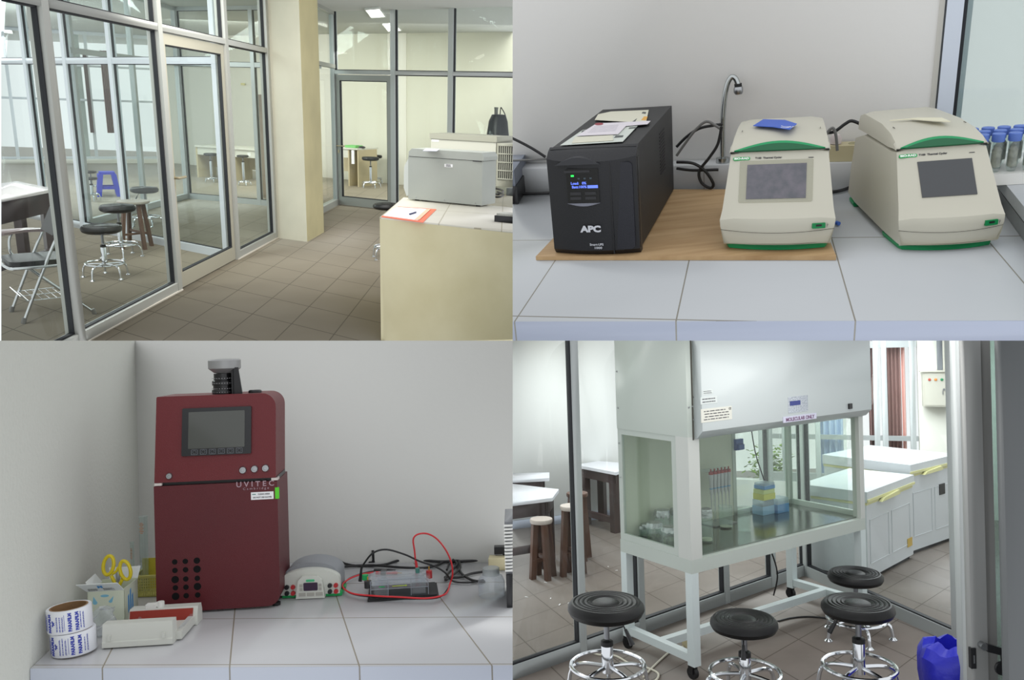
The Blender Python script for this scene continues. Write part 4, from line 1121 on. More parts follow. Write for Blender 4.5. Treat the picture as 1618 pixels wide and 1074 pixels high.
# ================================================================ the room with the clean bench
def hood_room():
    enter(HOOD); r = HOOD; at = r.at
    def L3(lines): return joints(r, lines)
    U = L3([(0, (1213, 1035), (1263, 1011), (1305, 986)), (2, (1407, 1068), (1440.5, 1040), (1472, 1014))])
    V = L3([(0, (1228, 994), (1263, 1011), (1316, 1035)), (1, (1409, 1023), (1440.5, 1040), (1464, 1053))])
    FL_ = tiled('floor_tiles_hood', (132, 123, 116), (92, 84, 76), U, V, .011, .34, (120, 112, 105), 4)
    b = B(); b.prism([(-1.5, 2.6, 0), (4.2, 2.6, 0), (6.5, 9.5, 0), (-1.5, 9.5, 0)], -.05, 0); struct('floor', b, FL_)
    WW = pm('far_wall_white', (222, 224, 222), .8)
    wf = [Vector(v) for v in ((-1.2, 6.72, 0), (1.46, 7.62, 0))]
    bar('wall_far', wf[0], wf[1], 0, 2.6, .1, WW, off=.05)
    bar('baseboard_far', wf[0], wf[1], 0, .07, .02, pm('baseboard_bluish', (176, 184, 200), .6), off=-.011)
    # ---- glass partitions meeting in a corner
    A = at(700, 1110); C = Vector((1.94, 5.58, 0)); ul = (C - A).normalized(); L = (C - A).length
    s_of = lambda px, py: (at(px, py) - A).dot(ul)
    AL4 = pm('frame_pale_aluminium', (172, 177, 177), .42, .15)
    posts = [0, s_of(915, 1031), s_of(1008, 998), s_of(1140, 950), s_of(1213, 924), L]
    partition('partition_left', A, C, 0, 2.6, posts, [(0, .07), (2.5, .1)], w=.045, d=.05, mat=AL4)
    Rr = at(1523, 1022)
    partition('partition_right', C, Rr + (Rr - C).normalized() * .02, 0, 2.6, [0.02, (Rr - C).length - .02], [(0, .07), (2.5, .1)], w=.07, d=.05, mat=AL4)
    # ---- window wall and plain wall far right
    F0, F1 = Vector((1.5, 7.95, 0)), Vector((4.4, 6.75, 0))
    uf = (F1 - F0).normalized()
    s_on = lambda px: (r.on(px, 600, F0, F1) - F0).dot(uf)
    sp = [s_on(x) for x in (1200, 1237, 1290, 1384, 1397, 1441)]
    zt = lambda px, py: r.on(px, py, F0, F1).z
    zr = zt(1400, 549); zl = zt(1230, 752)
    partition('window_1', F0 + uf * sp[0], F0 + uf * (sp[-1] + .04), 0, 2.6, [p - sp[0] for p in sp], [(zl - .04, .08), (zt(1230, 692), .04), (zr, .06), (2.5, .1)], w=.045, d=.05, mat=AL4, gasket=False, pane=False)
    bar('wall_low', F0 + uf * (sp[0] - .6), F0 + uf * sp[3], 0, zl - .04, .1, WW, off=.02)
    bar('wall_right', F0 + uf * (sp[-1] + .045), F0 + uf * 4.6, 0, 2.6, .1, pm('far_wall_cream', (222, 222, 212), .8), off=0)
    nf = Vector((-uf.y, uf.x, 0))
    def curtain(x0, x1, col, nm, lb, off, folds):
        p0, p1 = F0 + uf * s_on(x0) + nf * off, F0 + uf * s_on(x1) + nf * off
        n = folds * 6; pts = [p0.lerp(p1, i / n) + nf * .02 * math.sin(i * PI / 3) for i in range(n + 1)]
        bb = B(); ring_ = [[(q.x, q.y, .25 if col[0] < 160 else .1) for q in pts] + [(q.x + nf.x * .004, q.y + nf.y * .004, .25 if col[0] < 160 else .1) for q in pts[::-1]], [(q.x, q.y, 2.6) for q in pts] + [(q.x + nf.x * .004, q.y + nf.y * .004, 2.6) for q in pts[::-1]]]
        bb.loft(ring_)
        tag(mk(nm, bb, pm('cloth_%d_%d_%d' % col, col, .9)), lb, 'curtain')
    curtain(1372, 1381, (140, 112, 108), 'window_curtain', 'narrow brown curtain strip just right of the clean bench', .06, 2)
    curtain(1399, 1424, (138, 108, 102), 'window_curtain', 'brown curtain hanging behind the window post above the chest freezers', .06, 4)
    curtain(1425, 1431, (214, 168, 158), 'window_curtain', 'curtain edge coloured pink as if sunlit beside the brown curtain', .06, 1)  # sunlight on the cloth edge is put into its colour
    curtain(1292, 1330, (176, 190, 214), 'window_curtain', 'pale blue curtain seen through the clean bench glass', .08, 4)
    # greenery outside
    q = r.on(1216, 735, F0 + nf * .9, F1 + nf * .9)
    b = B()
    for i in range(520):
        c = Vector((random.gauss(0, .09), random.gauss(0, .09), random.gauss(0, .1)))
        a = random.uniform(0, 6); e = Vector((math.cos(a), math.sin(a), random.uniform(-.5, .5))) * .035; f = e.cross(Vector((0, 0, 1))).normalized() * .018
        v = [b.bm.verts.new(c + k) for k in (-e, f, e, -f)]; b._tag([b.bm.faces.new(v)])
    sh = thing('shrub', 'yellow green shrub outside the window behind the clean bench', 'plant', (q.x, q.y, 0))
    b2 = B(); b2.tube([(0, 0, 0), (.02, 0, q.z * .5), (0, .02, q.z)], .012); mk('stem', b2, pm('bark', (110, 90, 70), .9), sh)
    for v in b.bm.verts: v.co.z += q.z
    mk('foliage', b, pm('leaf_yellow_green', (150, 190, 60), .7, vary=.3, vscale=9), sh)
    # ---- electrical box and conduits
    W0, W1 = F0 - nf * .06, F1 - nf * .06
    q0, q1 = r.on(1457, 640, W0, W1), r.on(1497, 640, W0, W1); zb_, zt_ = q0.z, r.on(1476, 586, W0, W1).z
    t = thing('electrical_box', 'cream wall mounted electrical box with three coloured lamps above the freezers', 'electrical box', (q0.x, q0.y, zb_), math.atan2(uf.y, uf.x))
    w, h = (q1 - q0).length, zt_ - zb_; CRM = pm('box_cream', (206, 204, 190), .5)
    b = B(); b.box((0, -.12, 0), (w + .02, 0, h), .004); mk('box_body', b, CRM, t)
    b = B(); b.box((.012, -.126, .012), (w - .012, -.12, h - .012), .002); dr = mk('box_door', b, CRM, t)
    b = B(); b.box((-.02, -.14, h), (w + .04, 0, h + .01)); mk('rain_lip', b, CRM, t)
    for i, (c, nm) in enumerate((((190, 80, 62), 'red'), ((226, 140, 60), 'orange'), ((40, 140, 90), 'green'))):
        b = B(); b.lathe([(.012, 0), (.011, .006), (.005, .009)], 14, (w * (.27 + .24 * i), -.126, h * .78), (0, -1, 0)); tag(mk('indicator_lamp', b, pm('lamp_' + nm, c, .3), dr), nm + ' lamp')
    b = B(); b.cyl((w * .82, -.126, h * .5), (w * .82, -.134, h * .5), .009); b.box((w * .82 - .012, -.136, h * .36), (w * .82 - .006, -.13, h * .47)); mk('key_lock', b, STEEL, dr)
    for x, m, k, lb in ((1484.5, pm('conduit_grey', (120, 124, 128), .5), .02, 'grey conduit rising from the electrical box'), (1492, CRM, .014, 'cream conduit rising beside the grey one')):
        q = r.on(x, 584, W0, W1); b = B(); b.box((-k, -.05, 0), (k, -.02, 1.5), .003); solo('conduit', b, m, lb, 'conduit', (q.x, q.y, zt_ + .011), math.atan2(uf.y, uf.x))
    # ---- chest freezers
    FW = pm('freezer_white', (196, 201, 204), .32); FY = pm('freezer_seal', (206, 204, 150), .5)
    def freezer(N, Lp, Rp, H, lb, extra):
        N, Lp, Rp = Vector(N), Vector(Lp), Vector(Rp)
        v = (Rp - N); u = (Lp - N); rzz = math.atan2(v.y, v.x); w = v.length; d = u.length
        t = thing('chest_freezer', lb, 'freezer', N, rzz, 'white chest freezers by the far wall')
        b = B(); b.box((0, 0, .03), (w, d, H - .09), .006); mk('cabinet', b, FW, t)
        b = B(); b.box((.02, .02, 0), (w - .02, d - .02, .03)); mk('plinth', b, BLACKP, t)
        b = B(); b.box((-.004, -.004, H - .09), (w + .004, d + .004, H - .07)); mk('seal', b, FY, t)
        b = B(); b.box((-.012, -.014, H - .07), (w + .008, d + .008, H), .012); ld = mk('lid', b, FW, t)
        b = B(); b.box((-.014, -.02, H - .066), (w + .01, -.012, H - .05), .003); mk('lid_edge', b, FY, ld)
        b = B(); b.ext([(w * .22, H - .09), (w * .62, H - .084), (w * .6, H - .055), (w * .28, H - .07)], 'y', -.035, -.012, .003); mk('lid_handle', b, FY, ld)
        for x0, x1 in ((.06, .45), (.52, .93)):
            b = B(); b.tube([(w * x0, -.001, H * .2), (w * x1, -.001, H * .2), (w * x1, -.001, H * .68), (w * x0, -.001, H * .68)], .003, 4, True, 1); mk('pressed_panel', b, FW, t)
        return t, w
    t, w = freezer((2.27, 5.34, 0), (1.96, 5.66, 0), (2.82, 5.86, 0), .6, 'nearer white chest freezer with a yellowed lid seal behind the clean bench', 1)
    b = B(); b.box((w * .86, -.004, .1), (w * .97, -.001, .16), .001); mk('rating_plate', b, pm('brass_yellow', (190, 160, 70), .4), t)
    t, w = freezer((2.84, 5.93, 0), (2.45, 6.5, 0), (3.38, 6.32, 0), .66, 'farther white chest freezer under the electrical box', 2)
    b = B(); b.box((w * .62, -.006, .38), (w * .74, -.001, .46), .001); mk('thermostat', b, BLACKP, t)
    # ---- tables and wooden stools beyond the left partition
    TW = pm('table_white_laminate', (214, 216, 222), .3); DW = pm('dark_wood', (62, 44, 42), .45, vary=.3, vscale=8, stretch=(1, 1, .2)); MW = pm('mid_brown_wood', (92, 62, 48), .5, vary=.25, vscale=8, stretch=(1, 1, .2)); SW = pm('worn_seat', (176, 166, 158), .5)
    z = .52
    table([at(760, 800, z), at(873, 786, z), at(880, 777, z) + Vector((.02, .1, 0)), at(760, 764, z) + Vector((0, .15, 0))], z, 'white topped dark wood table nearest the left partition', TW, DW, apron=.1, rail=(.14, ((0, 1),)))
    table([at(765, 760, z), at(868, 755, z), at(868, 746, z), at(765, 748, z)], z, 'low white topped table behind the nearest one at the left', TW, DW, apron=.09)
    table([at(973, 746, z), at(909, 734, z), at(945, 728, z), at(1012, 733, z)], z, 'white topped dark wood table standing in the far corner', TW, DW, apron=.08, leg=.06, rail=(.08, ((0, 1),)))
    for (bx, by), (sy, sw), m, lb in (((915, 882), (778, 34), MW, 'brown wooden stool nearest the far corner table'), ((906, 908), (798, 36), SW, 'wooden stool with a pale worn seat beside the partition post'), ((858, 912), (819, 36), SW, 'wooden stool with a pale seat at the nearest white table')):
        p = at(bx, by); zs = r.hgt(p, sy); wood_stool(p, max(zs, .2), sw / 2 * p.y / FPX, lb, m, MW, foot=1.0, group='wooden stools beyond the left partition')
    # ---- the clean bench
    W, D = 1.3714, .529; zb, zm, zh, zT = .5242, .5906, 1.185, 2.25
    P0 = Vector((.8299, 3.9511, 0)); yaw = .5675
    BW_ = pm('bench_enamel', (180, 188, 181), .35, bump=.02, bscale=30); BF = pm('bench_front_enamel', (184, 191, 191), .28); SS = pm('stainless_top', (150, 150, 148), .16, .9, bump=.03, bscale=20)
    t = thing('clean_air_bench', 'tall pale green grey laminar flow bench on castors with a glazed work chamber', 'laboratory bench', P0, yaw)
    Mi = (Matrix.Translation(P0) @ Matrix.Rotation(yaw, 4, 'Z')).inverted()
    fa, fb = P0, P0 + Vector((math.cos(yaw), math.sin(yaw), 0))
    nrm = Vector((math.sin(yaw), -math.cos(yaw), 0))
    front = lambda x, y, off=.055: Mi @ r.on(x, y, fa + nrm * off, fb + nrm * off)
    sidep = lambda x, y: Mi @ r.on(x, y, P0, P0 - nrm)
    b = B(); b.prism([(0, 0), (W, 0), (W, D), (0, D)], zb, zm, .003); mk('base_frame', b, BW_, t)
    b = B(); b.box((.03, .03, zm), (W - .03, D - .03, zm + .006), .001); mk('work_surface', b, SS, t)
    for i, (x, y) in enumerate(((0, 0), (W - .045, 0), (0, D - .045), (W - .045, D - .045))):
        b = B(); b.box((x, y, .07), (x + .045, y + .045, zb), .003); lg = mk('leg', b, pm('leg_enamel', (202, 212, 212), .35), t)
        b = B(); b.cyl((x + .012, y + .035, .03), (x + .034, y + .035, .03), .03, seg=18); mk('castor_wheel', b, RUBBER, lg)
        b = B(); b.box((x + .006, y + .02, .028), (x + .01, y + .05, .07)); b.box((x + .036, y + .02, .028), (x + .04, y + .05, .07)); b.box((x + .006, y + .015, .062), (x + .04, y + .05, .07)); mk('castor_fork', b, BLACKP, lg)
    for x in (0, W - .045):
        b = B(); b.box((x + .002, .045, .085), (x + .043, D - .045, .125), .003); mk('side_rail', b, pm('leg_enamel', (202, 212, 212)), t)
    b = B(); b.box((.043, D / 2 - .02, .085), (W - .043, D / 2 + .02, .125), .003); mk('centre_rail', b, pm('leg_enamel', (202, 212, 212)), t)
    # posts and glazed sides
    b = B(); b.box((0, .0, zm), (.075, .085, zh), .002); mk('front_pillar', b, pm('pillar_enamel', (192, 195, 190), .4), t)
    b = B(); b.box((W - .04, 0, zm), (W, .05, zh), .002); mk('front_pillar', b, pm('pillar_enamel', (204, 207, 204)), t)
    for x in (.004, W - .022):
        b = B(); b.box((x, .085 if x < .1 else .05, zm), (x + .018, D, zm + .035)); b.box((x, .085 if x < .1 else .05, zh - .03), (x + .018, D, zh)); b.box((x + .0004, D - .03, zm + .035), (x + .0176, D, zh - .03))
        b.box((x + .0004, .085 if x < .1 else .05, zm + .035), (x + .0176, .12 if x < .1 else .06, zh - .03)); sf = mk('side_window_frame', b, BW_, t)
        b = B(); b.box((x + .006, .1, zm + .03), (x + .011, D - .02, zh - .02)); mk('side_glass', b, clear('hood_glass', (246, 250, 247), 1.2), sf)
    b = B(); b.box((.08, .02, zm + .005), (W - .045, .025, zh)); mk('front_glass', b, clear('hood_glass'), t)
    b = B(); b.box((.02, D - .02, zm), (W * .62, D, zh + .02)); mk('back_panel', b, pm('chamber_back', (196, 200, 184), .5), t)
    b = B(); b.box((W * .62, D - .014, zm + .02), (W - .03, D - .009, zh)); mk('back_glass', b, clear('hood_glass'), t)
    b = B(); b.box((W * .62, D - .025, zm), (W, D, zm + .03)); b.box((W * .62, D - .025, zm), (W * .64, D, zh)); b.box((W - .03, D - .03, zm), (W, D, zh)); mk('back_window_frame', b, BW_, t)
    # upper housing
    b = B(); b.prism([(0, 0), (W, 0), (W, D), (0, D)], zh, zT, .003); up = mk('upper_housing', b, BW_, t)
    b = B(); b.ext([(-.055, zh + .03), (-.055, zT), (-.001, zT), (-.001, zh - .012), (-.02, zh - .005)], 'x', .045, W + .004, .002); cv = mk('front_cover', b, BF, t)
    b = B(); b.box((.032, -.004, zh - .015), (.039, .0, zT)); mk('cover_seam', b, pm('seam_dark', (70, 68, 62)), up)
    for x, y in ((1061.5, 641), (1070, 640), (1071, 660.5), (1074, 626), (957.5, 587), (963.5, 645), (968.5, 701), (975, 755)):
        if x > 1000: q = Vector((.03 + (x - 1068) * .0028, -.001, sidep(1055, y).z)); ax = (0, -1, 0)
        else: q = Vector((-.001, D - .015, sidep(985, y).z)); ax = (-1, 0, 0)
        b = B(); b.lathe([(.005, 0), (.004, .003), (.001, .004)], 10, q, ax); mk('screw', b, STEEL, up)
    def plate(x0, y0, x1, y1, m, nm, lines=(), col=INK, bold=0.0, th_=.001):
        dx = 17 if x0 < 1150 else 0
        a, c = front(x0 + dx, y1), front(x1 + dx, y0)
        bb = B(); bb.box((a.x, a.y - th_, a.z), (c.x, a.y + .001, c.z), 0); o = mk(nm, bb, m, cv)
        if 'label' in nm:
            strokes('small_print', (c.x - a.x) * .86, (c.z - a.z) * .8, max(2, int((c.z - a.z) / .016)), INK, o, face((a.x + c.x) / 2, a.y - th_ - .0003, (a.z + c.z) / 2), x0, .3)
            if nm == 'rating_label': text('lettering', 'CE', .014, INK, o, face(c.x - .014, a.y - th_ - .0008, c.z - .012), .0006, .0003)
        for s_, tx, yy, bo in lines:
            q = front((x0 + x1) / 2, yy)
            te = text('lettering', tx, s_, col, o, face((a.x + c.x) / 2, a.y - th_ - .0008, q.z), .0006, bo)
            wdt = max(v.co.x for v in te.data.vertices) - min(v.co.x for v in te.data.vertices)
            lim = (c.x - a.x) * .92
            if wdt > lim:
                cx = (a.x + c.x) / 2
                for v in te.data.vertices: v.co.x = cx + (v.co.x - cx) * lim / wdt
        return o
    sy = -6
    plate(1093, 621 + sy, 1109, 629.5 + sy, pm('label_pale', (206, 212, 210), .5), 'stick_on_label', ())
    plate(1090, 631 + sy, 1116, 645 + sy, pm('label_pale', (206, 212, 210)), 'stick_on_label', ())
    plate(1091, 647 + sy, 1139, 674 + sy, pm('label_cream', (214, 214, 204), .5), 'rating_label', ())
    cp = plate(1245.5, 624, 1276, 653, pm('panel_speckled', (150, 158, 168), .25, .5, vary=.6, vscale=180, col2=(225, 230, 235)), 'control_panel')
    a, c = front(1248, 641), front(1264, 632); b = B(); b.box((a.x, a.y - .003, a.z), (c.x, a.y, c.z)); mk('panel_display', b, pm('panel_blue', (52, 62, 130), .25), cp)
    plate(1237, 652, 1289, 668, pm('sign_lilac', (204, 204, 222), .4), 'sign', ((.026, 'MOLECULAR ONLY', 660.5, .0006),), pm('sign_ink', (120, 82, 116), .6), th_=.004)
    a, c = front(1340, 646), front(1345, 637); b = B(); b.box((a.x, a.y - .008, a.z), (c.x, a.y, c.z), .001); mk('rocker_switch', b, BLACKP, cv)
    # ---- what stands in the chamber (each a thing of its own)
    zw = zm + .0068
    put = lambda x, y: at(x, y, zw)
    FOIL = pm('foil', (190, 192, 194), .25, .9, bump=.9, bscale=60); MOSS = pm('plant_culture', (110, 130, 90), .9, vary=.4, vscale=60)
    def jar(x, y, kx, hh, lb, foil=True, inside=None, beaker=False):
        p = put(x, y); q = Mi @ p
        q.x = min(max(q.x, .05 + kx), W - .06); q.y = min(max(q.y, .06 + kx), D - .04 - kx); p = (Mi.inverted() @ Vector((q.x, q.y, zw)))
        tt = thing('beaker' if beaker else 'culture_jar', lb, 'glassware', p, 0, 'glass jars in the clean bench')
        b = B(); b.lathe([(.0001, 0), (kx * .9, 0), (kx, .006), (kx, hh * .8), (kx * (.85 if not beaker else 1), hh * .9), (kx * (.85 if not beaker else 1.06), hh), (kx * (.8 if not beaker else 1), hh), (kx * .92, hh * .78), (kx * .92, .008), (.0001, .006)], 22, cap=False); mk('jar_wall', b, WARE, tt)
        if inside:
            b = B(); b.lathe([(.0001, .007), (kx * .88, .008), (kx * .85, hh * inside), (kx * .3, hh * inside * 1.2), (.0001, hh * inside)], 14, cap=False); mk('contents', b, MOSS if inside > .2 else pm('agar', (190, 190, 170), .4), tt)
        if foil:
            b = B(); n = 20; rg = []
            for j, (rr_, zz) in enumerate(((1.02, .74), (1.0, .88), (.92, 1.0), (.5, 1.03), (.01, 1.03))):
                rg.append([(kx * rr_ * (1 + (.1 * math.sin(i * 2.3 + x) if j < 2 else .03)) * math.cos(2 * PI * i / n), kx * rr_ * (1 + (.1 * math.sin(i * 2.3 + x) if j < 2 else .03)) * math.sin(2 * PI * i / n), hh * (zz + (.05 * math.sin(i * 3.1 + y) if j == 0 else 0))) for i in range(n)])
            b.loft(rg, True); mk('foil_cap', b, FOIL, tt)
    jar(1003, 842, .03, .07, 'small foil capped jar in the far left corner of the bench', inside=.15)
    jar(1012, 846, .026, .06, 'low foil capped jar just right of the corner one')
    jar(1030, 838, .042, .13, 'tall foil capped jar at the back left of the bench')
    jar(1032, 855, .042, .1, 'foil capped jar in front of the tall one behind the side window', inside=.3)
    jar(1060, 862, .045, .1, 'squat foil capped jar with green contents nearest the side window', inside=.45)
    jar(1062, 835, .035, .12, 'foil capped jar half hidden behind the window post')
    jar(1117, 855, .032, .17, 'foil capped jar just right of the white front pillar', inside=.1)
    jar(1147, 833, .038, .12, 'clear glass beaker in the middle of the bench', foil=False, beaker=True, inside=.05)
    jar(1176, 838, .035, .13, 'clear glass beaker under the pipette stand', foil=False, beaker=True)
    # petri dish, stand with pipettes
    p = put(1190, 815); q = Mi @ p; q.y = min(q.y, D - .1); q.x = W * .45; p = Mi.inverted() @ Vector((q.x, q.y, zw))
    t = thing('pipette_stand', 'carousel stand holding a row of hanging pipettes in the clean bench', 'stand', p, yaw)
    b = B(); b.box((-.07, -.05, 0), (.1, .06, .006), .002); mk('stand_base', b, pm('stand_grey', (150, 152, 152), .4), t)
    b = B(); b.cyl((.01, .03, .006), (.01, .03, .3), .007); mk('stand_post', b, CLEARP, t)
    b = B(); b.box((-.085, -.01, .3), (.085, .04, .312), .003); mk('top_bar', b, CLEARP, t)
    PG = pm('pipette_grey', (172, 174, 176), .4)
    for i in range(6):
        tt = thing('pipette', 'grey pipette with a coloured ring, %s from the left on the pipette stand' % ('first', 'second', 'third', 'fourth', 'fifth', 'sixth')[i], 'pipette', Mi.inverted() @ Vector((q.x - .07 + .028 * i, q.y - .0255, zw + .09)), yaw, 'pipettes hanging on the stand')
        b = B(); b.lathe([(.0015, -.01), (.0025, .03), (.004, .08), (.009, .1), (.0105, .15), (.013, .19), (.012, .2)], 12); mk('barrel', b, PG, tt)
        b = B(); b.lathe([(.0125, .2), (.013, .205), (.012, .215)], 12); b.cyl((0, 0, .215), (0, 0, .23), .004); mk('plunger', b, pm('ring_red', (150, 60, 60), .5), tt)
        b = B(); b.lathe([(.0098, .118), (.0102, .12), (.0102, .125)], 12); mk('colour_ring', b, pm('ring_blue', (110, 150, 180), .5), tt)
    # tip boxes stacked
    c0 = Mi @ put(1245, 806); c0 = Vector((min(c0.x, W * .74), min(c0.y, D - .12), zw))
    LB = pm('tipbox_blue', (92, 140, 188), .4); LY = pm('tipbox_yellow', (196, 196, 96), .4); LC = clear('tipbox_lid', (225, 235, 240), 1.2, .3, (205, 215, 220), .1)
    def tipbox(x, y, z, w, h, m, lb, lid=LC):
        tt = thing('tip_box', lb, 'box', Mi.inverted() @ Vector((c0.x + x, c0.y + y, z)), yaw, 'pipette tip boxes in the clean bench')
        b = B(); b.box((0, 0, 0), (w, .08, h), .003); mk('box_base', b, m, tt)
        b = B(); b.box((.002, .002, h + .0005), (w - .002, .078, h * 1.7), .003); mk('lid', b, lid, tt)
    tipbox(-.06, 0, zw, .1, .05, pm('tipbox_light_blue', (140, 176, 204), .4), 'light blue tip box at the lower left of the stack')
    tipbox(.045, -.02, zw, .1, .05, LB, 'strong blue tip box at the lower right of the stack')
    tipbox(-.05, .0, zw + .086, .1, .035, LY, 'yellow tip box in the middle of the stack', pm('tipbox_pale', (196, 206, 140), .4))
    tipbox(-.04, .0, zw + .148, .09, .02, LB, 'blue and white tip box topping the stack')
    p = r.on(1165, 701, fa - nrm * (D - .024), fb - nrm * (D - .024)); b = B(); b.box((-.03, -.02, -.035), (.03, 0, .03), .005); b.box((-.022, -.035, -.03), (.022, -.02, .0), .004)
    solo('wall_socket', b, pm('socket_blue', (60, 90, 150), .4), 'blue socket on the back panel inside the clean bench', 'socket', p, yaw)
    # ---- stools
    sp_ = lambda x, y, z: (lambda q: Vector((q.x, q.y, 0)))(at(x, y, z))
    stool(sp_(957, 950, .53), .53, .168, 'black stool at the left, tallest and nearest the partition post', rf=.16, zr=.25, lever=-.9, turn=.2, group='black gas lift stools round the bench')
    stool(sp_(1175, 976, .44), .44, .145, 'black stool in the middle in front of the bench legs', rf=.15, zr=.2, lever=3.9, turn=.5, group='black gas lift stools round the bench')
    stool(sp_(1355, 951, .5), .5, .152, 'black stool at the right front of the pair', rf=.15, zr=.22, lever=2.6, turn=.1, group='black gas lift stools round the bench')
    p = at(1354, 1006); zs = r.hgt(p, 904)
    stool(p, zs, 42 * p.y / FPX, 'smaller black stool standing behind the right front one', rf=46 * p.y / FPX / 1.05, zr=.1, lever=0, turn=.9, group='black gas lift stools round the bench')
    # ---- cables and socket on the floor
    fl = lambda pts, z: [at(x, y, z) for x, y in pts]
    CC = pm('cream_cable', (200, 196, 180), .5)
    b = B(); b.tube(fl([(930, 1028), (945, 1034), (972, 1036), (995, 1048), (1020, 1054), (1040, 1064), (1034, 1076), (1018, 1074)], .006), .0055); tag(mk('power_cable', b, CC), 'cream cable winding across the floor below the left stool', 'cable')
    b = B(); b.tube(fl([(1016, 1070), (1030, 1055), (1050, 1036), (1064, 1026), (1080, 1021)], .006), .005); tag(mk('power_cable', b, CC), 'cream cable running up to the floor socket behind the bench leg', 'cable')
    b = B(); b.tube(fl([(1229, 981), (1250, 976), (1275, 974), (1305, 976), (1318, 978)], .006), .005); tag(mk('power_cable', b, CABLE), 'black cable on the floor between the middle and right stools', 'cable')
    q = at(1088, 1022, 0); b = B(); b.box((-.02, -.02, .0005), (.04, .03, .045), .005); solo('floor_socket', b, pm('beige_plastic', (196, 186, 150)), 'small cream socket lying on the floor behind the bench leg', 'power strip', q, .4)
    m_ = Mi.inverted(); P = [m_ @ Vector(v) for v in ((W * .66, D * .8, zm + .01),)]
    b = B(); b.tube([m_ @ Vector(v) for v in ((W * .78, D + .01, zb - .01), (W * .8, D * .9, .4), (W * .86, D * .9, .2), (W * .9, D * 1.05, .03))], .0045); tag(mk('power_cable', b, CABLE), 'black cable hanging down behind the clean bench', 'cable')
    b = B(); b.tube([m_ @ Vector(v) for v in ((W * .72, D - .04, zh - .01), (W * .75, D - .04, .95), (W * .8, D - .05, .75), (W * .83, D - .05, zm + .012))], .0035); tag(mk('power_cable', b, CABLE), 'thin black cable hanging inside the clean bench', 'cable')
    # ---- door at the right: post, leaf ajar, key, dark panel, blue bag
    d0 = at(1507, 1021)
    ng = Vector((.3, -.2, 0)).normalized()
    DRM = pm('door_aluminium', (138, 139, 138), .45, .2)
    def upr(x0, x1, y, m, nm, zt_=2.6, thk=.05, zmid=.9, parent=None, dpt=None):
        a, c = at(x0, y, zmid), at(x1, y, zmid); a.z = c.z = 0
        b = B(); u_ = (c - a).normalized(); n_ = Vector((-u_.y, u_.x, 0)) * (dpt or thk)
        b.prism([a, c, c + n_, a + n_], 0, zt_, .002); return struct(nm, b, m, parent)
    upr(1516, 1526, 820, AL4, 'trim_4', thk=.06)
    upr(1526, 1529, 815, pm('door_white_seal', (214, 222, 236), .4), 'trim_5', thk=.05)
    upr(1529, 1532, 812, GASKET, 'trim_6', thk=.05)
    zmd = .9
    t = thing('glazed_door', 'grey aluminium glazed door standing ajar at the right edge with keys in its lock', 'door', (0, 0, 0))
    a, c = at(1521, 850, zmd), at(1566, 850, zmd); a.z = c.z = .012
    def leafpart(x0, x1, y, m, nm, thk, zt_=2.6):
        a, c = at(x0, y, zmd), at(x1, y, zmd); u_ = (c - a).normalized(); n_ = Vector((-u_.y, u_.x, 0)) * thk
        b = B(); b.prism([(v.x, v.y) for v in (a, c, c + n_, a + n_)], .012, zt_, .004); return mk(nm, b, m, t)
    st = leafpart(1531, 1557, 860, DRM, 'door_stile', .045)
    leafpart(1557, 1572, 858, pm('door_edge_dark', (116, 116, 114), .5, .2), 'door_stile', .06)
    leafpart(1572, 1590, 858, clear('door_glass', (200, 216, 212), 1.0, .15, (170, 184, 182)), 'door_glass', .006)
    leafpart(1590, 1700, 880, pm('near_panel_grey', (98, 101, 103), .55, .1), 'dark_panel', .05)
    def near(x, y): 
        a, c = at(1531, 860, zmd), at(1557, 860, zmd); return r.on(x, y, a, c)
    q = near(1533, 1055); q2 = near(1541, 1023)
    b = B(); b.box((q.x, q.y - .008, q.z), (q2.x, q.y + .01, q2.z), .002); lt = mk('latch_plate', b, BLACKP, t)
    b = B(); b.box((q.x + .008, q.y - .01, q.z + .02), (q2.x - .006, q.y - .004, q2.z - .025)); mk('latch_bolt', b, STEEL, lt)
    kc = near(1550, 1018) + Vector((0, -.012, 0))
    b = B(); b.cyl(kc + Vector((0, .02, 0)), kc + Vector((0, -.012, 0)), .013); lk = mk('lock', b, STEEL, t)
    b = B(); b.box((-.004, -.02, -.012), (.05, -.008, .016), .006); 
    for v in b.bm.verts: v.co += kc + Vector((.01, 0, -.004 - 0.3 * (v.co.x)))
    kt = solo('key', b, BLACKP, 'black headed key sticking out of the lock of the glazed door', 'key')
    b = B(); b.lathe([(.001, -.006), (.024, -.006), (.026, 0), (.024, .006), (.001, .006)], 20, kc + Vector((.055, -.02, -.075)), (0, -1, 0)); b.tube([kc + Vector(v) for v in ((.05, -.014, -.012), (.054, -.018, -.03), (.055, -.02, -.05))], .003)
    solo('key_fob', b, BLACKP, 'round black key fob hanging from the door lock', 'key fob')
    # blue bag bin
    q = at(1506, 1062, .2); q.z = 0
    BB = pm('blue_bag_film', (38, 42, 190), .3, bump=.5, bscale=14)
    n = 28; rings = []
    for j, (rr_, z) in enumerate(((.1, 0), (.12, .1), (.135, .2), (.14, .27), (.12, .31), (.07, .33), (.06, .2), (.02, .1))):
        rings.append([(rr_ * (1 + .05 * math.sin(5 * a_ + j) + .03 * math.sin(11 * a_ - j)) * math.cos(a_), rr_ * (1 + .05 * math.sin(5 * a_ + j)) * math.sin(a_), z + (.012 * math.sin(6 * a_) if j > 1 else 0)) for a_ in [2 * PI * i / n for i in range(n)]])
    b = B(); b.loft(rings); solo('bin_bag', b, BB, 'shiny blue plastic bag lining a bin behind the glazed door', 'bag', q)
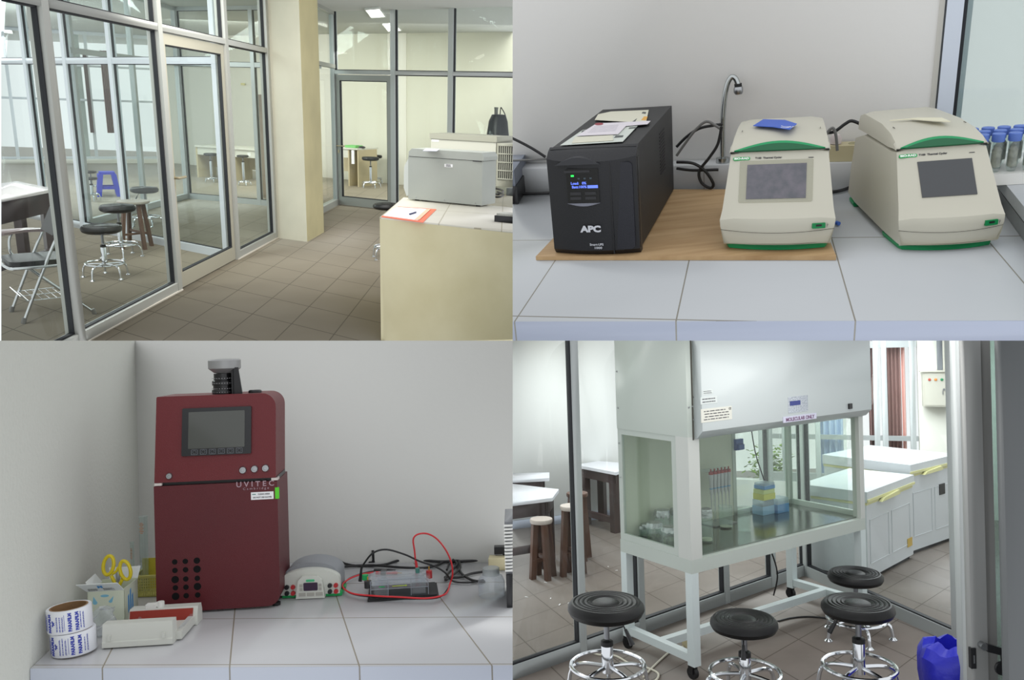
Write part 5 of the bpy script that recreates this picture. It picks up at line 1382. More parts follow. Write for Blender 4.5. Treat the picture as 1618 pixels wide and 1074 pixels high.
    # white scuffs on the floor behind the glass: shards of tape
    for i, (x, y) in enumerate(((966, 979), (1000, 962), (955, 985), (918, 903), (955, 905), (968, 911), (893, 962), (864, 955), (826, 953), (878, 965), (856, 930))):
        q = at(x + 6, y - 10, .0015); b = B(); k = random.uniform(.006, .016)
        b.prism([(-k, -.002), (k, -.003), (k * .8, .003), (-k * .7, .002)], 0, .001); solo('tape_scrap', b, PAPER, 'small white scrap on the floor tiles beyond the left partition', 'scrap', q, random.uniform(0, 3), 'white scraps on the floor beyond the partition')


hood_room()
lamp('window_fill_hood', (2.9, 6.3, 1.66), (2.9, 6.3, 0), 1.6, 34, (.92, .96, 1))  # unseen downward lamp added indoors to stand in for window light
lamp('room_fill_hood', (1.4, 3.5, 1.7), (1.4, 3.5, 0), 1.0, 7, (1, .99, .96))  # unseen fill lamp added over the near part of the room
lamp('far_fill_hood', (.3, 6.0, 1.66), (.3, 6.0, 0), 1.6, 32, (.97, .99, 1))  # unseen fill lamp added to brighten the far left wall


# ================================================================ the glass walled laboratory
def gallery():
    enter(GALLERY); r = GALLERY; at = r.at
    px = lambda x, y: (405 + x / 3.978, 270 + y / 3.978)
    U = joints(r, [(0, px(220, 960), px(430, 760), px(570, 615)), (1, px(465, 1055), px(580, 910), px(690, 770))])
    V = joints(r, [(0, px(220, 960), px(0, 905)), (1, px(335, 855), px(0, 772), px(750, 945)), (2, px(430, 760), px(200, 712))])
    FT = tiled('floor_tiles_gallery', (150, 141, 124), (112, 104, 90), U, V, .012, .42, (140, 131, 114), 1.2)
    b = B(); b.prism([(-17, 2.5), (1.5, 2.5), (3.5, 26), (-17, 26)], -.05, 0); struct('floor', b, FT)
    CE = pm('ceiling_grey', (196, 198, 192), .85)
    ZC = 3.12
    b = B(); b.prism([(-17, 9.0), (1.5, 9.0), (3.5, 26), (-17, 26)], ZC, ZC + .05); struct('ceiling', b, CE)
    # ---- glass front along the corridor
    G = -3.12
    y0, yA, yB, yC, yD, yE = 2.8, 5.64, 7.4, 9.05, 10.58, 14.31
    zr = 2.26
    a, c = Vector((G, y0, 0)), Vector((G, yD - .03, 0))
    FR_ = pm('frame_aluminium_warm', (172, 173, 168), .42, .2)
    SILL = pm('sill_line_white', (214, 208, 196), .6)
    p = partition('partition_front', a, c, 0, ZC, [0, yA - y0, yB - y0, yC - y0, yD - .06 - y0], [(ZC - .06, .06), (zr, .055), (ZC - .001, .001)], w=.085, d=.1, mat=FR_, gasket=False, pane=False)
    gl = clear('front_glass', (249, 252, 250), .7)
    def bay(s0, s1, z0, z1, frame=.03, nm='pane', par=p, g=gl, gk=True):
        b = B(); b.box((G - .004, s0, z0), (G + .004, s1, z1)); mk(nm, b, g, par)
        if gk:
            b = B()
            for q in ((s0, s0 + .012, z0, z1), (s1 - .012, s1, z0, z1), (s0, s1, z0, z0 + .012), (s0, s1, z1 - .012, z1)): b.box((G - .018, q[0], q[2]), (G + .018, q[1], q[3]))
            mk('gasket', b, GASKET, par)
    h = .0425
    for s0, s1 in ((y0, yA), (yA, yB), (yC, yD - .06)):
        b = B(); b.box((G - .045, s0 + h, 0), (G + .045, s1 - h, .085), .003); mk('bottom_rail', b, FR_, p)
        b = B(); b.box((G + .045, s0 - h, 0), (G + .056, s1 + h, .012)); mk('sill_line', b, SILL, p)
        bay(s0 + h, s1 - h, .085, zr)
    for s0, s1 in ((y0, yA), (yA, yB), (yB, yC), (yC, yD - .06)): bay(s0 + h, s1 - h, zr + .055, ZC - .06)
    # glazed door between its posts
    DM = pm('door_frame_beige', (176, 172, 156), .45, .2)
    t = thing('glazed_door', 'beige framed glass door in the middle of the corridor glass front', 'door', (G, yB + h + .01, 0), PI / 2)
    W = yC - yB - 2 * h - .02; zt = zr - .012; k = .075
    b = B(); b.prism([(0, -.025), (W, -.025), (W, .025), (0, .025)], .01, .15, .003); mk('bottom_rail', b, DM, t)
    b = B(); b.box((0, -.025, zt - .09), (W, .025, zt), .003); mk('top_rail', b, DM, t)
    for x in (0, W - k): b = B(); b.box((x, -.025, .15), (x + k, .025, zt - .09), .003); mk('stile', b, DM, t)
    b = B(); b.box((k, -.004, .15), (W - k, .004, zt - .09)); mk('door_glass', b, gl, t)
    b = B()
    for q in ((k, k + .012, .15, zt - .09), (W - k - .012, W - k, .15, zt - .09), (k, W - k, .15, .162), (k, W - k, zt - .102, zt - .09)): b.box((q[0], -.018, q[2]), (q[1], .018, q[3]))
    mk('gasket', b, GASKET, t)
    b = B(); b.tube([(.04, -.03, 1.02), (.04, -.07, 1.02), (.06, -.075, 1.02), (.19, -.075, 1.02)], .012, 8, sm=3); b.box((.02, -.032, .92), (.06, -.024, 1.1), .003); mk('handle', b, pm('handle_metal', (190, 178, 150), .3, .8), t)
    # ---- column
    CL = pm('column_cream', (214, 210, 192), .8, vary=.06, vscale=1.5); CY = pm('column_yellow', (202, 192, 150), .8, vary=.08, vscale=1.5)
    q = [at(435, 375.6), at(485.5, 382), at(512, 367), Vector((-3.08, 11.35, 0))]
    q[0].x = G + .03
    b = B(); b.prism(q, 0, ZC)
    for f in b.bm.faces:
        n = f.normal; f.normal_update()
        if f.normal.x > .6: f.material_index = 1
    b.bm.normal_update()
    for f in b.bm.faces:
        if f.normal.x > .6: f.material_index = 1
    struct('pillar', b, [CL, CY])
    b = B(); b.box((G - .05, 11.3, 0), (G + .05, 14.27, .1)); b.box((G - .05, 11.3, zr - .02), (G + .05, 14.27, zr + .04)); b.box((G - .05, 11.3, ZC - .05), (G + .05, 14.27, ZC)); b.box((G - .04, 12.9, 0), (G + .04, 12.98, ZC)); s2 = struct('partition_side', b, FR_)
    b = B(); b.box((G - .004, 11.3, .1), (G + .004, 14.27, ZC - .05)); mk('pane', b, gl, s2)
    # ---- back glass wall
    C0 = Vector((G, yE, 0)); d = (at(598, 330) - at(533, 323)).normalized(); nd = Vector((-d.y, d.x, 0))
    s_ = lambda x, y=108: (r.on(x, y, C0, C0 + d) - C0).dot(d)
    zb = r.on(575, 114, C0, C0 + d).z
    C1 = C0 + d * s_(840)
    ps = [.02, s_(623), s_(714), s_(840)]
    zhd = r.hgt(C0, 11)
    p = partition('partition_back', C0, C1, 0, zhd + .06, ps, [(zb - .035, .06), (zhd - .03, .07)], w=.085, d=.1, mat=ALU, gasket=False, pane=False)
    def bpane(s0, s1, z0, z1, gk=True, par=p):
        b = B(); A_, B_ = C0 + d * s0, C0 + d * s1; b.prism([A_ - nd * .004, B_ - nd * .004, B_ + nd * .004, A_ + nd * .004], z0, z1); mk('pane', b, gl, par)
        b = B()
        for u0, u1, v0, v1 in ((s0, s0 + .012, z0, z1), (s1 - .012, s1, z0, z1), (s0, s1, z0, z0 + .012), (s0, s1, z1 - .012, z1)):
            A_, B_ = C0 + d * u0, C0 + d * u1; b.prism([A_ - nd * .02, B_ - nd * .02, B_ + nd * .02, A_ + nd * .02], v0, v1)
        mk('gasket', b, GASKET, par)
    for s0, s1 in zip(ps, ps[1:]): bpane(s0 + h, s1 - h, zb + .025, zhd - .03)
    for s0, s1 in zip(ps[1:], ps[2:]): bpane(s0 + h, s1 - h, .1, zb - .035)
    b = B(); A_, B_ = C0 + d * ps[1], C1; b.prism([A_ - nd * .045, B_ - nd * .045, B_ + nd * .045, A_ + nd * .045], 0, .1); mk('bottom_rail', b, ALU, p)
    t = thing('glazed_door', 'grey framed glass door in the far glass wall beside the cream column', 'door', C0 + d * (ps[0] + h + .01), math.atan2(d.y, d.x))
    W = ps[1] - ps[0] - 2 * h - .02; zt = zb - .045; DG = pm('door_frame_grey', (158, 160, 156), .45, .25)
    b = B(); b.box((0, -.025, .01), (W, .025, .15), .003); mk('bottom_rail', b, DG, t)
    b = B(); b.box((0, -.025, zt - .09), (W, .025, zt), .003); mk('top_rail', b, DG, t)
    for x in (0, W - k): b = B(); b.box((x, -.025, .15), (x + k, .025, zt - .09), .003); mk('stile', b, DG, t)
    b = B(); b.box((k, -.004, .15), (W - k, .004, zt - .09)); mk('door_glass', b, gl, t)
    b = B()
    for q in ((k, k + .012, .15, zt - .09), (W - k - .012, W - k, .15, zt - .09), (k, W - k, .15, .162), (k, W - k, zt - .102, zt - .09)): b.box((q[0], -.018, q[2]), (q[1], .018, q[3]))
    mk('gasket', b, GASKET, t)
    b = B(); b.tube([(.03, -.03, 1.0), (.03, -.07, 1.0), (.05, -.075, 1.0), (.2, -.075, 1.0)], .011, 8, sm=3); b.box((.015, -.032, .88), (.045, -.024, .93), .002); mk('handle', b, pm('handle_metal', (190, 178, 150)), t)
    # ---- inner partitions of the glazed room on the left
    e0, e1 = Vector((G - .06, 9.06, 0)), Vector((-9.6, 13.45, 0))
    ue = (e1 - e0).normalized()
    se = lambda x, y=100: (r.on(x, y, e0, e1) - e0).dot(ue)
    ze = r.on(178, 94, e0, e1).z
    WH = pm('frame_pale', (208, 214, 220), .4, .1)
    partition('partition_inner', e0, e1, 0, ZC, [.03, se(244), se(178), se(106), se(76), se(43), (e1 - e0).length], [(0, .09), (ze - .05, .07), (ZC - .06, .06)], w=.075, d=.08, mat=WH, gl=clear('inner_glass', (247, 250, 250), .8), gasket=True)
    f0 = at(297, 313); f1 = Vector((G, 13.4, 0)); f2 = Vector((f0.x, 10.95, 0))
    partition('partition_far', f0, f1, 0, ZC, [.03, (f1 - f0).length * .55, (f1 - f0).length - .1], [(0, .09), (2.2, .07), (ZC - .06, .06)], w=.07, d=.07, mat=ALU, gasket=True)
    partition('partition_far_side', f2, f0 - Vector((0, .04, 0)), 0, ZC, [.1, 1.8, (f0 - f2).length - .05], [(0, .09), (2.2, .07), (ZC - .06, .06)], w=.07, d=.07, mat=ALU, gasket=False)
    # ---- far walls
    g0 = at(596, 288); dg = (at(405, 270) - g0).normalized()
    WC = pm('far_room_cream', (212, 211, 194), .85); WL = pm('far_room_white', (226, 224, 212), .85)
    bar('wall_back', g0 + dg * -6.5, g0 + dg * 1.3, 0, ZC, .1, WC, off=-.05)
    bar('wall_left', g0 + dg * 1.3, g0 + dg * 6.9, 0, ZC, .1, WL, off=-.05)
    q = at(614, 290); b = B(); b.prism([q, q + Vector((.42, -.22, 0)), q + Vector((.6, .1, 0)), q + Vector((.18, .35, 0))], 0, ZC); struct('pillar', b, WL)
    q = at(392, 200, 2.1)
    b = B(); o = r.on(385, 133, g0, g0 + dg); b.ob(o + Vector((0, -.06, 0)), (.14, .004, .05), math.atan2(dg.y, dg.x)); solo('wall_notice', b, pm('note_yellow', (214, 206, 150), .7), 'small yellowed strip of paper high on the far white wall', 'notice')
    # window wall far left, with curtains
    h0 = g0 + dg * 6.9; h1 = Vector((-16.5, 17.5, 0)); uh = (h1 - h0).normalized()
    sh = lambda x: (r.on(x, 180, h0, h1) - h0).dot(uh)
    L = (h1 - h0).length
    zw = r.on(60, 262, h0, h1).z
    bar('wall_low', h0, h1, 0, max(zw - .25, .1), .1, WL, off=.04)
    wp = sorted([.05, sh(186), sh(146), sh(57), sh(20), L])
    partition('window_2', h0, h1, max(zw - .25, .1), ZC, wp, [(max(zw - .25, .1), .06), (1.5, .05), (2.3, .05), (ZC - .08, .08)], w=.07, d=.06, mat=WH, gasket=False, pane=False)
    nh = Vector((uh.y, -uh.x, 0))
    nh = nh if nh.y < 0 else -nh
    for x0, x1, lb in ((166, 182, 'brown curtain seen through the glass front, beside the bright gap'), (139, 145, 'narrow dark red curtain edge left of the bright gap')):
        a_, c_ = h0 + uh * sh(x0) + nh * .15, h0 + uh * sh(x1) + nh * .15; n = 36
        pts = [a_.lerp(c_, i / n) + nh * .03 * math.sin(i * PI / 3) for i in range(n + 1)]
        b = B(); b.loft([[(q.x, q.y, zz) for q in pts] + [(q.x + nh.x * .005, q.y + nh.y * .005, zz) for q in pts[::-1]] for zz in (.75, 2.7)])
        tag(mk('window_curtain', b, pm('curtain_brown', (132, 104, 98), .9)), lb, 'curtain')
    bar('wall_panel', h0 + uh * sh(137), h0 + uh * sh(118), 0, ZC, .05, pm('grey_green_panel', (176, 186, 180), .7), off=-.2)
    # ---- ceiling lights
    LM = glow('lamp_tube', (255, 253, 246), 3.0); CH = pm('louvre_white', (226, 228, 226), .4)
    def ceil(pts, lb):
        q = [at(x, y, ZC) for x, y in pts]; c = sum(q, Vector()) / 4; c.z = ZC
        q = [v - c for v in q]; q = [Vector((v.x, v.y, 0)) for v in q]
        t = thing('ceiling_light', lb, 'light', c, 0, 'recessed ceiling lights')
        inn = [v * .9 for v in q]
        b = B()
        for k in range(4):
            b.prism([q[k], q[(k + 1) % 4], inn[(k + 1) % 4], inn[k]], -.03, -.002)
        mk('frame', b, CH, t)
        b = B(); b.prism(inn, -.02, -.004); mk('diffuser', b, LM, t)
    ceil(((576, 12.5), (600, 10.5), (610, 24.5), (586, 26)), 'nearest ceiling light beyond the far glass wall')
    ceil(((604, 37), (626, 36), (635, 46.5), (613, 48)), 'second ceiling light beyond the far glass wall, right of the nearest')
    ceil(((617, 56), (636, 54.5), (640, 59), (623, 60.5)), 'small glowing panel standing for a reflection in the far glass wall')  # added glowing panel stands for a light mirrored in the glass
    ceil(((114, 9), (141, 11), (165, 23), (150, 27)), 'bright ceiling light at the top left above the inner glass room')
    ceil(((49, 5), (65, 9), (67, 15), (51, 12)), 'small ceiling light at the top left corner of the glass front')
    ceil(((-2, 43), (19, 46), (21, 52), (-2, 49)), 'ceiling light at the far left edge')
    ceil(((379, 63), (401, 70), (400, 73), (378, 66)), 'thin ceiling light strip seen between the door and the column')
    az = math.atan2(d.y, d.x)
    # ---- bench at the right
    zt = .9347
    P = [at(600, 343, zt), at(812, 365.8, zt), None, at(637.5, 311.5, zt)]
    dr = (P[1] - P[0]).normalized(); P[2] = P[3] + dr * 1.6; P[1] = P[0] + dr * 1.6
    TU = joints(r, [(0, (645, 308), (600, 343)), (1, (706.8, 324), (691.8, 352.5)), (2, (793.5, 320), (797, 364))], zt)
    TV = joints(r, [(0, (640, 347), (800, 364.5)), (1, (700, 335), (796, 340)), (2, (650, 313), (790, 318))], zt)
    BT = tiled('bench_tiles', (214, 210, 198), (168, 160, 140), TU, TV, .008, .35, (206, 202, 188))
    BY = pm('bench_yellow_paint', (210, 202, 168), .75, vary=.10, vscale=2.2, col2=(198, 189, 152), bump=.05, bscale=20)
    t = thing('island_bench', 'pale yellow painted bench with a white tiled top at the right of the corridor', 'bench')
    q = [Vector((v.x, v.y, 0)) for v in P]
    b = B(); b.prism(q, 0, zt - .012, .003); mk('bench_body', b, BY, t)
    b = B(); b.prism([v + (q[0] - q[2]).normalized() * 0 for v in q], zt - .0115, zt - .0008, .002); mk('bench_top', b, BT, t)
    # machines on the bench
    def M_(x0, y0, x1, y1): a_, c_ = at(x0, y0, zt), at(x1, y1, zt); return a_, math.atan2(c_.y - a_.y, c_.x - a_.x), (c_ - a_).length
    GYM = pm('machine_grey', (164, 168, 162), .45, vary=.03); GYD = pm('machine_grey_dark', (160, 160, 146), .45)
    a_, rz, W = M_(645, 316, 761, 327)
    H = r.hgt(a_, 247) - zt; Ht = r.hgt(a_, 234) - zt; D = .24
    t = thing('bench_centrifuge', 'large pale grey centrifuge standing nearest on the tiled bench top', 'lab instrument', a_, rz)
    b = B(); b.box((0, 0, .012), (W, D, H), .008); mk('body', b, GYM, t)
    b = B(); b.ext([(.0, .05), (.0, H - .01), (-.02, H - .03), (-.055, H * .75), (-.06, .1), (-.03, .03)], 'y', .02, D - .02, .006); mk('front_fascia', b, pm('fascia_pale', (196, 200, 196), .4), t)
    b = B(); b.ext([(.005, H + .004), (W + .01, H + .004), (W + .012, H + (Ht - H) * .5), (W - .01, Ht), (.04, Ht), (.01, H + (Ht - H) * .6)], 'y', -.005, D, .006); ld = mk('lid', b, GYM, t)
    b = B(); b.box((.01, -.002, H), (W - .02, .01, H + .004)); b.box((W - .09, -.007, H - .004), (W - .01, .0, H + .004)); mk('lid_gap', b, BLACKP, t)
    b = B(); b.box((W * .5, -.002, H - .065), (W * .61, .0, H - .04)); lb_ = mk('asset_label', b, PAPER, t)
    strokes('small_print', .05, .02, 2, INK, lb_, face(W * .555, -.0024, H - .052), 3, .6)
    for x in (.08, W * .5, W - .06):
        b = B(); b.lathe([(.006, 0), (.004, .003), (.001, .003)], 10, (x, -.0, .03), (0, -1, 0)); mk('screw', b, STEEL, t)
    for x in (.06, W - .06):
        for y in (.05, D - .05): b = B(); b.cyl((x, y, 0), (x, y, .013), .02); mk('foot', b, RUBBER, t)
    Pp = [r.at(x, y, zt + Ht + .001) for x, y in ((668, 238.5), (690, 239), (694, 236), (673, 235.5))]; b = B(); b.prism(Pp, zt + Ht + .001, zt + Ht + .004); solo('paper_sheet', b, pm('paper_bluish', (210, 212, 226), .7), 'folded paper sheet lying on the lid of the pale grey centrifuge', 'paper')
    a2 = a_ + Vector((math.cos(rz), math.sin(rz), 0)) * .12 + Vector((-math.sin(rz), math.cos(rz), 0)) * (at(770, 292.5, zt) - a_).dot(Vector((-math.sin(rz), math.cos(rz), 0)))
    H2 = r.hgt(a2, 226) - zt; H3 = r.hgt(a2, 219) - zt
    um = Vector((math.cos(rz), math.sin(rz), 0))
    x1_ = (r.on(783, 260, a2, a2 + um) - a2).dot(um); x0_ = (r.on(681, 225, a2, a2 + um) - a2).dot(um)
    t = thing('chiller_unit', 'grey floor style centrifuge with a darker lid behind the pale one', 'lab instrument', a2, rz)
    b = B(); b.box((x0_, 0, .015), (x1_, .38, H2), .006); mk('body', b, pm('chiller_body', (196, 196, 184), .45), t)
    b = B(); b.box((x0_ - .01, -.012, H2), (x1_ + .012, .39, H3 + .012), .006); mk('lid', b, GYD, t)
    b = B(); b.box((x0_ + .01, -.003, H2 - .03), (x0_ + .1, 0, H2 - .008)); mk('asset_label', b, PAPER, t)
    b = B(); b.box((x0_ + .02, .01, 0), (x1_ - .02, .36, .0148)); mk('plinth', b, BLACKP, t)
    # grille unit
    o = a2 + Vector((math.cos(rz), math.sin(rz), 0)) * (x1_ + .02) - Vector((-math.sin(rz), math.cos(rz), 0)) * .02
    zg0, zg1 = max(r.hgt(o, 292) - zt, .02), r.hgt(o, 226) - zt
    t = thing('grille_unit', 'beige machine with a slotted grille at the right edge of the bench', 'lab instrument', o, rz)
    b = B(); b.box((0, 0, 0), (.5, .4, zg1), .004); mk('body', b, GYD, t)
    b = B(); b.box((.02, -.004, zg0 + .06), (.5, -.001, zg1 - .02)); mk('grille_recess', b, pm('recess_dark', (62, 62, 58), .7), t)
    nr = 4
    for j in range(nr + 1):
        z = zg0 + .06 + (zg1 - .08 - zg0) * j / nr; b = B(); b.box((.015, -.012, z - .006), (.5, -.003, z + .006)); mk('grille_bar', b, GYD, t)
    for i in range(20): b = B(); b.box((.018 + i * .024, -.009, zg0 + .06), (.026 + i * .024, -.003, zg1 - .02)); mk('grille_slat', b, GYD, t)
    # covered microscope
    q = at(782, 250, zt); t = thing('covered_microscope', 'microscope under a black plastic cover behind the bench machines', 'microscope', q)
    s = q.y / FPX; z0, z1 = r.hgt(q, 232) - zt, r.hgt(q, 181) - zt
    n = 24; rg = []
    for j, (w, z) in enumerate(((.9, 0), (.95, z0), (.85, z0 + (z1 - z0) * .35), (.7, z0 + (z1 - z0) * .8), (.52, z1), (.1, z1 + .01))):
        rg.append([(20 * s * w * math.cos(a) * (1 + .1 * math.sin(3 * a + j)) + .012 * j, 14 * s * w * math.sin(a) * (1 + .12 * math.sin(4 * a + j)), z) for a in [2 * PI * i / n for i in range(n)]])
    b = B(); b.loft(rg); mk('cover', b, pm('black_cover_film', (34, 36, 44), .3, bump=.6, bscale=12), t)
    b = B(); b.cyl((0, 0, z1), (0, 0, z1 + .09), .028); b.cyl((0, 0, z1 + .09), (0, 0, z1 + .11), .033); mk('camera_tube', b, pm('tube_grey', (110, 110, 108), .4), t)
    b = B(); b.tube([(.06, 0, z1 - .02), (.07, 0, z1 + .1), (.09, 0, z1 + .09), (.15, 0, z1 - .02), (.14, 0, z1 - .12), (.17, 0, z1 - .2), (.15, .0, z1 - .3)], .008); mk('cable', b, CABLE, t)
    # folder, pen, black box, cables on the bench
    f = [at(x, y, zt) for x, y in ((601, 343), (629, 327), (689.5, 331), (670, 353))]
    c = sum(f, Vector()) / 4; c.z = zt
    f = [Vector((v.x - c.x, v.y - c.y, 0)) for v in f]; f[3] = f[3] * .93; f[0] = f[0] * .97
    t = thing('plastic_folder', 'transparent orange edged folder with white paper lying on the bench corner', 'folder', c)
    b = B(); b.prism(f, .0, .004, .001); mk('back_cover', b, pm('folder_orange', (236, 110, 76), .4), t)
    g_ = [v * .84 + Vector((-.035, .01, 0)) * .6 for v in f]
    b = B(); b.prism(g_, .004, .007); mk('paper', b, PAPER, t)
    u_ = (f[1] - f[0]).normalized(); v_ = (f[2] - f[1]).normalized()
    m0 = f[3].lerp(f[2], .1) - v_ * .075; m1 = f[3].lerp(f[2], .92) - v_ * .075
    b = B(); b.prism([m0, m0 + v_ * .035, m1 + v_ * .035, m1], .0072, .0085); mk('clip_strip', b, pm('strip_pale_orange', (232, 190, 160), .4), t)
    q = at(652, 338, zt + .0075); b = B(); dd = Vector((.25, 1, 0)).normalized(); b.cyl(-dd * .06 + Vector((0, 0, .006)), dd * .05 + Vector((0, 0, .006)), .0058, seg=10); b.cyl(dd * .05 + Vector((0, 0, .006)), dd * .072 + Vector((0, 0, .006)), .0062, .005, 10); solo('ballpoint_pen', b, pm('pen_blue', (36, 40, 96), .3), 'dark blue ballpoint pen lying on the white paper in the orange folder', 'pen', q)
    q = at(781, 350, zt); t = thing('black_tray', 'small black box with a pale top at the right front of the bench', 'box', q, rz)
    b = B(); b.box((0, 0, 0), (.2, .13, .045), .004); mk('base', b, BLACKP, t); b = B(); b.box((.012, .01, .045), (.19, .12, .062), .006); mk('tray_top', b, pm('foam_pale', (176, 176, 168), .7, bump=.6, bscale=60), t)
    q = at(800, 309, zt); b = B(); b.box((0, 0, 0), (.2, .14, .07), .02); solo('adapter_block', b, pm('adapter_grey', (74, 78, 78), .5), 'dark grey rounded block at the right edge of the bench below the grille', 'adapter', q, rz)
    for i, pts in enumerate(([(768, 300), (775, 297), (785, 298), (795, 302), (788, 307), (776, 305), (768, 309)], [(768, 306), (778, 310), (790, 311), (795, 307), (786, 303)])):
        b = B(); b.tube([at(x, y, zt + .012 + .012 * i) for x, y in pts], .009); tag(mk('power_cable', b, CABLE), ('thick black cable coil right of the pale grey centrifuge', 'lower black cable loop right of the pale grey centrifuge')[i], 'cable')
    # ---- stools
    def put(bx, by, sy, w, lb, **k):
        p_ = at(bx, by); return stool(p_, r.hgt(p_, sy), w / 2 * p_.y / FPX, lb, **k)
    G2 = 'black gas lift stools in the glazed rooms'
    put(168, 438, 356, 61, 'nearest black stool behind the glass front, in front of the taller one', zr=.14, group=G2, lever=0, turn=.8)
    put(193, 405, 324, 54, 'black stool behind the nearest one, beside the wooden stool', zr=.14, group=G2, lever=0, turn=.2)
    put(233, 356, 296, 42, 'black stool beyond the inner glass partition, behind the wooden stool', zr=.12, group=G2, lever=3.6, turn=.4)
    put(586, 297, 248, 27, 'black stool behind the far glass door', zr=.12, group=G2, lever=0, detail=False)
    put(592, 290, 245, 24, 'second black stool behind the far glass door, hidden by the nearer one', zr=.12, group=G2, lever=0, detail=False, turn=.9)
    put(335, 288, 242, 20, 'far black stool at the pale bench seen through the open glass front door', zr=.08, group=G2, lever=0, detail=False)
    put(386, 293, 245, 18, 'far black stool at the pale bench right of the door post', zr=.08, group=G2, lever=0, detail=False)
    put(147, 318, 280, 20, 'black stool far behind the inner partition, right below the bright gap', zr=.12, group=G2, lever=0, detail=False)
    put(146, 304, 270, 18, 'black stool half hidden beside the blue plastic stool', zr=.12, group=G2, lever=0, detail=False, turn=1)
    put(612, 408, 322, 44, 'black stool half hidden behind the pale yellow bench', zr=.14, group=G2, lever=0)
    DW = pm('dark_wood', (62, 44, 42)); MW = pm('mid_brown_wood', (92, 62, 48))
    DW = pm('dark_wood_gallery', (58, 44, 42), .4, vary=.3, vscale=5, stretch=(1, 1, .2)); MW = pm('stool_wood', (98, 72, 58), .5, vary=.25, vscale=6, stretch=(1, 1, .2))
    p_ = at(217, 391); wood_stool(p_, r.hgt(p_, 317), 24 * p_.y / FPX, 'wooden stool with a pale seat and splayed brown legs behind the glass front', pm('seat_grey_brown', (150, 144, 134), .5), MW, turn=.9, foot=1.0)
    # blue plastic stool
    p_ = at(172, 309); H = r.hgt(p_, 271); k = 11 * p_.y / FPX
    t = thing('plastic_stool', 'bright blue plastic stool far behind the inner glass partition', 'stool', p_, .5); BP = pm('plastic_blue', (34, 52, 196), .35)
    b = B(); b.box((-k, -k, H - .04), (k, k, H), .01); mk('seat', b, BP, t)
    for sx, sy in ((-1, -1), (1, -1), (1, 1), (-1, 1)):
        b = B(); w = .035; b.hexa([(sx * k * 1.25 + i * w, sy * k * 1.25 + j * w, 0) for i, j in ((-1, -1), (1, -1), (1, 1), (-1, 1))] + [(sx * k * .85 + i * w * 1.2, sy * k * .85 + j * w * 1.2, H - .04) for i, j in ((-1, -1), (1, -1), (1, 1), (-1, 1))], .003); mk('leg', b, BP, t)
    b = B()
    for s0 in (-1, 1): b.box((-k * 1.1, s0 * k * 1.1 - .01, H * .3), (k * 1.1, s0 * k * 1.1 + .01, H * .42)); b.box((s0 * k * 1.1 - .01, -k * 1.1, H * .3), (s0 * k * 1.1 + .01, k * 1.1, H * .42))
    mk('brace', b, BP, t)
    # ---- long table behind the glass at the left
    z = .78
    table([at(-60, 326, z), at(86, 298, z), at(27, 286, z), at(-110, 304, z)], z, 'dark wood table with a glossy pale top behind the glass front at the left', pm('tabletop_glossy', (206, 200, 200), .12), DW, apron=.2, leg=.09, th=.03, rail=(.14, ((0, 1),)))
    # ---- folding chair with writing arm
    F1_, F2_ = at(39, 511), at(10, 483); side = (F1_ - F2_); wd = side.length; sd = side.normalized()
    fw = Vector((sd.y, -sd.x, 0)); fw = fw if fw.x < 0 else -fw
    sd2 = sd; rzz = math.atan2(fw.y, fw.x)         # local x = the way the chair faces
    wd = .44; mid = F1_ - sd * wd / 2
    t = thing('folding_chair', 'chrome folding chair with black padded seat, writing arm and wire basket behind the glass', 'chair', mid - fw * .2, rzz)
    hy = wd / 2; TB = pm('chair_chrome', (200, 202, 204), .18, 1.0)
    for s0 in (-1, 1):
        b = B(); b.tube([(.2, s0 * hy, .02), (-.0, s0 * hy, .46), (-.1, s0 * hy, .66)], .0125, 10, sm=4); f_ = mk('front_leg', b, TB, t)
        b = B(); b.cyl((.21, s0 * hy, 0), (.195, s0 * hy, .045), .018, seg=12); mk('rubber_foot', b, pm('foot_grey', (110, 108, 104), .6), f_)
        b = B(); b.tube([(-.3, s0 * hy * .9, .02), (.13, s0 * hy * .9, .43)], .011, 10, sm=1); f_ = mk('rear_leg', b, TB, t)
        b = B(); b.cyl((-.31, s0 * hy * .9, 0), (-.295, s0 * hy * .9, .045), .017, seg=12); mk('rubber_foot', b, pm('foot_grey', (110, 108, 104)), f_)
    b = B(); b.tube([(-.1, -hy, .66), (-.14, -hy, .76), (-.175, -hy * .8, .85), (-.19, 0, .875), (-.175, hy * .8, .85), (-.14, hy, .76), (-.1, hy, .66)], .0125, 10); mk('back_frame', b, TB, t)
    b = B(); b.hexa([(-.1, -hy * .9, .66), (-.07, -hy * .9, .66), (-.07, hy * .9, .66), (-.1, hy * .9, .66), (-.175, -hy * .8, .84), (-.15, -hy * .8, .84), (-.15, hy * .8, .84), (-.175, hy * .8, .84)], .01); mk('backrest', b, BLACKV, t)
    b = B(); b.prism(rrect(-.17, -hy * .92, .24, hy * .92, .07), .435, .475, .012); mk('seat', b, BLACKV, t)
    b = B(); b.tube([(-.16, -hy, .43), (.18, -hy, .43), (.25, -hy * .7, .43), (.25, hy * .7, .43), (.18, hy, .43), (-.16, hy, .43)], .012, 8, sm=3); mk('seat_frame', b, TB, t)
    b = B()
    for i in range(7): b.tube([(-.15 + i * .05, -hy * .9, .17), (-.15 + i * .05, hy * .9, .17)], .0028, 5, sm=1)
    for y in (-hy * .9, 0, hy * .9): b.tube([(-.16, y, .17), (.16, y, .17), (.2, y, .21)], .0035, 5, sm=1)
    b.tube([(.2, -hy * .9, .21), (.2, hy * .9, .21)], .004, 5, sm=1); mk('wire_basket', b, TB, t)
